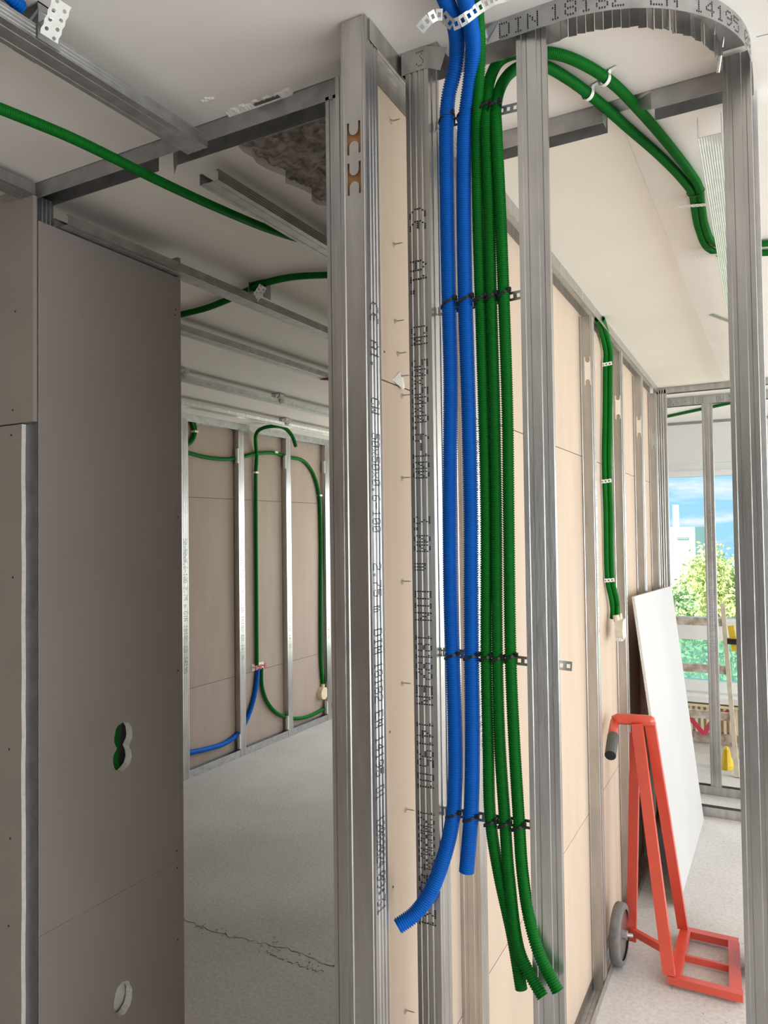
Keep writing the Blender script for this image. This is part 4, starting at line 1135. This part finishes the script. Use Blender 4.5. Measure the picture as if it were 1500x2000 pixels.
def hanger(xc, y, band_from, band_to, label, dark=True):
    h = empty('channel_hanger', (xc, y, zch))
    tag(h, label, 'hanger', 'channel hangers')
    mb = MB()
    mb.box((xc - 0.034, y - 0.022, zch + 0.002), (xc - 0.0315, y + 0.022, ZC))
    mb.box((xc + 0.0315, y - 0.022, zch + 0.002), (xc + 0.034, y + 0.022, ZC))
    mb.box((xc - 0.034, y - 0.022, ZC - 0.003), (xc + 0.034, y + 0.022, ZC - 0.0005))
    mb.tube([(xc + 0.012, y - 0.026, zch + 0.03), (xc + 0.03, y - 0.02, zch + 0.05), (xc + 0.036, y + 0.01, zch + 0.052)], 0.004, 6)
    mb.bar((xc + 0.033, y - 0.01, zch + 0.03), tuple((Vector(band_from) + Vector(band_to)) / 2), 0.02, 0.002)
    mb.build('bracket', M['steel_matt'], h)
    punched_band('punched_band', band_from, band_to, 0.030, (0.62, -0.62, -0.48), '', 2, 0.0125, 'strap_white', parent=h)
    return h
hanger(-1.15, 0.86, (-1.079, 0.83, 2.672), (-1.044, 0.83, 2.722), 'perforated white hanger on the nearest ceiling channel, upper left corner')
hanger(-1.688, 2.19, (-1.664, 2.13, 2.672), (-1.625, 2.13, 2.713), 'perforated hanger on the long ceiling channel above the side panel')
hanger(-2.94, 3.08, (-2.915, 3.10, 2.70), (-2.86, 3.07, 2.735), 'left small hanger on the third ceiling channel')
hanger(-2.94, 4.0, (-2.91, 4.0, 2.685), (-2.90, 3.98, 2.725), 'right small hanger on the third ceiling channel')
hanger(-3.52, 4.87, (-3.49, 4.86, 2.70), (-3.43, 4.84, 2.735), 'small hanger on the farthest ceiling channel')
tag(MB().tube([(-2.27, 3.48, 2.684), (-2.20, 3.50, 2.684), (-2.16, 3.58, 2.686)], [0.002, 0.010, 0.003], 8).build('red_tag', M['pink']), 'small red tag stuck under the second ceiling channel', 'tag')

# ================================================================== LEANING WHITE BOARD
A = Vector((-0.508, 3.90, 0.0)); B = Vector((-0.509, 5.12, 0.0)); Ct = Vector((-0.668, 5.12, 1.46)); Dt = Vector((-0.668, 3.80, 1.50))
n_ = (B - A).cross(Dt - A).normalized() * 0.0125
if n_.x > 0: n_ = -n_
mb = MB(); V = [A, B, Ct, Dt]; V2 = [v + n_ for v in V]
mb.add([tuple(v) for v in V], [(0, 1, 2, 3)], 0); mb.add([tuple(v) for v in V2], [(3, 2, 1, 0)], 1)
o_ = len(mb.v) - 8
for i in range(4):
    j = (i + 1) % 4
    mb.f.append((o_ + i, o_ + j, o_ + 4 + j, o_ + 4 + i)); mb.m.append(1)
zmin = min(v[2] for v in mb.v)
mb.v = [(v[0], v[1], v[2] - zmin) for v in mb.v]
tag(mb.build('leaning_board', [M['white_board'], M['gypsum']]), 'large white board leaning against the corridor partition', 'board')

# ================================================================== RED HAND TRUCK
ht = tag(empty('hand_truck', (-0.45, 3.35, 0)), 'red tubular hand truck with open platform standing in the corridor', 'hand truck')
def rod(name, a, b, w=0.05, h=0.028, up=(0, 0, 1), m='red'): return MB().bar(a, b, w, h, up).build(name, M[m], ht)
hb = rod('back_bar', (-0.598, 3.40, 0.985), (-0.462, 3.215, 0.045), 0.03, 0.045, (1, 0, 0.1))
rod('back_bar', (-0.548, 3.43, 0.985), (-0.458, 3.62, 0.045), 0.03, 0.042, (1, 0, 0.1))
rod('stay_bar', (-0.612, 3.43, 0.94), (-0.640, 3.40, 0.05), 0.03, 0.040, (1, 0, 0))
rod('cross_bar', (-0.640, 3.39, 0.095), (-0.475, 3.31, 0.085), 0.02, 0.03)
hh = MB().tube([(-0.695, 3.40, 0.988), (-0.68, 3.41, 0.996), (-0.62, 3.415, 0.998), (-0.545, 3.42, 0.998), (-0.528, 3.42, 0.998)], [0.022, 0.024, 0.024, 0.024, 0.016], 12).build('handle_tube', M['red'], ht, True)
MB().tube([(-0.692, 3.405, 0.985), (-0.688, 3.34, 0.955), (-0.681, 3.28, 0.925)], 0.020, 12).build('grip_stem', M['red'], hh, True)
g = MB(); g.tube([(-0.684, 3.32, 0.942), (-0.670, 3.19, 0.895)], 0.0235, 14)
g.build('grip', M['grip'], hh)
MB().tube([(-0.6702, 3.1905, 0.8952), (-0.6698, 3.1882, 0.8943)], 0.021, 14).build('grip_end', M['black'], hh)
pz = 0.045
plt_near, plt_far = 3.20, 3.635
MB().box((-0.468, plt_near, 0.015), (-0.195, plt_near + 0.035, pz)).build('platform_bar', M['red'], ht)
MB().box((-0.468, plt_far - 0.04, 0.015), (-0.232, plt_far, pz)).build('platform_bar', M['red'], ht)
MB().bar((-0.4445, plt_near + 0.035, 0.030), (-0.4455, plt_far - 0.04, 0.030), 0.045, 0.030).build('platform_bar', M['red'], ht)
MB().bar((-0.222, plt_near + 0.035, 0.030), (-0.250, plt_far - 0.04, 0.030), 0.045, 0.030).build('platform_bar', M['red'], ht)
MB().box((-0.422, 3.40, 0.012), (-0.258, 3.415, 0.038)).build('platform_slat', M['red'], ht)
def wheel(x, y, r, wd, tilt=0.0):
    P = []
    prof = [(-wd / 2, r * 0.80), (-wd / 2, r * 0.95), (-wd / 2 + 0.006, r), (wd / 2 - 0.006, r), (wd / 2, r * 0.95), (wd / 2, r * 0.80)]
    mb = MB(); seg = 28; V = []; F = []
    for (px, pr) in prof:
        for k in range(seg):
            a = 2 * PI * k / seg
            V.append((x + px, y + pr * math.cos(a), r + pr * math.sin(a)))
    for i in range(len(prof) - 1):
        for k in range(seg): F.append((i * seg + k, i * seg + (k + 1) % seg, (i + 1) * seg + (k + 1) % seg, (i + 1) * seg + k))
    wv = mb.add(V, F).build('wheel', M['rubber'], ht, True)
    m2 = MB(); m2.tube([(x - wd * .35, y, r), (x + wd * .35, y, r)], r * 0.82, 24); m2.build('rim', M['strap'], wv)
    m3 = MB(); m3.tube([(x - wd * .75, y, r), (x + wd * .75, y, r)], r * 0.16, 10); m3.build('hub', M['steel_matt'], wv)
wheel(-0.668, 3.29, 0.122, 0.042)
wheel(-0.165, 3.47, 0.122, 0.042)
MB().tube([(-0.65, 3.29, 0.122), (-0.62, 3.31, 0.115)], 0.009, 8).build('axle', M['steel_matt'], ht)

# ================================================================== THINGS AT THE FAR WINDOW
rd = tag(empty('radiator', (-0.5, 6.9, 0.1)), 'low cream ribbed radiator under the window sill', 'radiator')
MB().box((-0.92, 6.93, 0.12), (0.3, 6.955, 0.32)).build('back_panel', M['radiator'], rd)
mb = MB()
MB().box((-0.93, 6.86, 0.325), (0.31, 6.96, 0.345)).build('top_cover', M['radiator'], rd)
x = -0.91
while x < 0.29:
    MB().box((x, 6.885, 0.11), (x + 0.022, 6.93, 0.325)).build('fin', M['radiator'], rd); x += 0.044

tr = tag(empty('trestle', (-0.6, 6.3, 0)), 'paint-spattered wooden trestle ladder in front of the window', 'trestle')
lt, lb = Vector((-0.832, 6.50, 1.23)), Vector((-0.985, 6.11, 0.0)); rt, rb_ = Vector((-0.470, 6.50, 1.23)), Vector((-0.372, 6.10, 0.0))
MB().bar(lt, lb, 0.05, 0.03, (1, 0, 0)).build('post', M['wood_pale'], tr)
MB().bar(rt, rb_, 0.05, 0.032, (1, 0, 0)).build('post', M['wood_pale'], tr)
for f in (0.115, 0.40, 0.67):
    a = lt.lerp(lb, f); b = rt.lerp(rb_, f)
    MB().bar(a, b, 0.03, 0.06).build('rung', M['wood'], tr)
rf = rt.lerp(rb_, 0.93)
# red strap slung between the posts
mb = MB(); P = catmull([(-0.86, 6.26, 0.45), (-0.71, 6.27, 0.36), (-0.607, 6.27, 0.245)], 0.03); P2 = catmull([(-0.607, 6.27, 0.245), (-0.54, 6.27, 0.36), (-0.425, 6.27, 0.44)], 0.03)
for Q in (P, P2):
    for a, b in zip(Q[:-1], Q[1:]): mb.bar(a, b, 0.006, 0.034)
tag(mb.build('red_strap', M['pink']), 'pink-red strap hanging in a V between the trestle posts', 'strap')
yt = tag(empty('clamp', (-0.39, 6.24, 0.9)), 'yellow clamp with a black band on the trestle right post', 'clamp')
MB().bar((-0.40, 6.26, 1.09), (-0.372, 6.24, 0.90), 0.045, 0.04, (0, 1, 0)).build('body', M['yellow'], yt)
MB().box((-0.425, 6.21, 0.955), (-0.352, 6.275, 0.995)).build('band', M['black'], yt)
mb = MB(); V = []; F = []
for i, (z, s) in enumerate(((0, 0.05), (0.03, 0.055), (0.09, 0.04), (0.15, 0.028), (0.17, 0.01))):
    for k in range(9):
        a = 2 * PI * k / 9; V.append((-0.452 + s * math.cos(a) * random.uniform(.8, 1.2) * 0.8, 6.28 + s * math.sin(a), z))
for i in range(4):
    for k in range(9): F.append((i * 9 + k, i * 9 + (k + 1) % 9, i * 9 + 9 + (k + 1) % 9, i * 9 + 9 + k))
F.append(tuple(range(36, 45)))
tag(mb.add(V, F).build('yellow_bag', M['yellow']), 'crumpled yellow bag on the floor beside the trestle foot', 'bag')
tag(MB().bar((-0.372, 6.62, 0.0), (-0.372, 6.78, 0.42), 0.05, 0.02, (1, 0, 0)).build('orange_plank', M['orange']), 'orange-brown plank leaning under the window by the right post', 'plank')

# ================================================================== OUTSIDE
struct(MB().box((-60, 7.6, -6.3), (60, 140, -6.0)).build('ground_outside', M['grass']), 'green ground far below the window')
def tree(x, y, z0, h, rx, n, label, m='leaf', seed=1):
    n = int(n * 3.2)
    rnd = np.random.default_rng(seed)
    t = tag(empty('tree', (x, y, z0)), label, 'tree', 'trees outside the window')
    MB().tube([(x, y, z0), (x + .1, y, z0 + h * .4), (x, y + .1, z0 + h * .75)], [0.25, 0.18, 0.06], 8).build('trunk', M['bark'], t)
    cl = rnd.normal(size=(34, 3)); cl /= np.linalg.norm(cl, axis=1)[:, None]; cl *= rnd.uniform(0.45, 0.95, (34, 1))
    c = cl[rnd.integers(0, 34, n)] + rnd.normal(size=(n, 3)) * 0.16
    c = c * np.array([rx, rx, h * 0.36]) + np.array([x, y, z0 + h * 0.64])
    a = rnd.normal(size=(n, 3)); a /= np.linalg.norm(a, axis=1)[:, None]
    b = np.cross(a, rnd.normal(size=(n, 3))); b /= np.linalg.norm(b, axis=1)[:, None]
    s = rnd.uniform(0.045, 0.10, (n, 1)) * (y / 20) ** 0.7
    V = np.stack([c - a * s, c + b * s * .5, c + a * s, c - b * s * .5], 1).reshape(-1, 3)
    mb = MB(); mb.v = V.tolist(); mb.f = [(4 * i, 4 * i + 1, 4 * i + 2, 4 * i + 3) for i in range(n)]; mb.m = [0] * n
    stuff(mb.build('foliage', M[m], t))
tree(-2.75, 19.5, -6, 6.0, 1.05, 4200, 'yellow-green tree outside the window, behind the left pane', 'leaf', 3)
tree(-1.95, 24.5, -6, 6.9, 1.0, 4200, 'tallest yellow-green tree outside the window, right of the slim stud', 'leaf', 4)
tree(-0.6, 29, -6, 6.4, 1.6, 3000, 'yellow-green tree outside the window, farthest right', 'leaf', 5)
tree(-4.9, 33, -6, 5.6, 1.6, 3000, 'green tree outside the window, farthest left', 'leaf2', 6)
tree(-1.8, 14.5, -6, 4.7, 0.8, 3600, 'low darker green bush tree outside the lower pane', 'leaf2', 7)
tree(-0.25, 16.8, -6, 4.6, 0.8, 3000, 'low darker green bush tree outside, right half of the lower pane', 'leaf2', 8)
tree(-2.9, 38, -6, 6.6, 2.2, 3600, 'pale tree far behind the other trees outside', 'leaf', 9)
bd = tag(empty('white_building', (-8.8, 62, -6)), 'distant white flat-roofed building with a chimney', 'building')
MB().box((-13, 60, -6), (-6.1, 68, 1.95)).build('building_block', M['render_white'], bd)
MB().box((-7.75, 61, 1.95), (-7.3, 61.6, 3.65)).build('chimney', M['render_white'], bd)
MB().box((-12, 60.5, -6), (-6.9, 60.8, 0.2)).build('lower_wing', M['render_white'], bd)
for (x, z) in ((-6.9, 1.1), (-9.5, 1.1), (-9.5, -0.6), (-11.5, 1.1)):
    MB().box((x - 0.45, 59.93, z - 0.10), (x + 0.35, 60.02, z + 0.10)).build('far_window', M['far_glass'], bd)

bpy.context.view_layer.update()
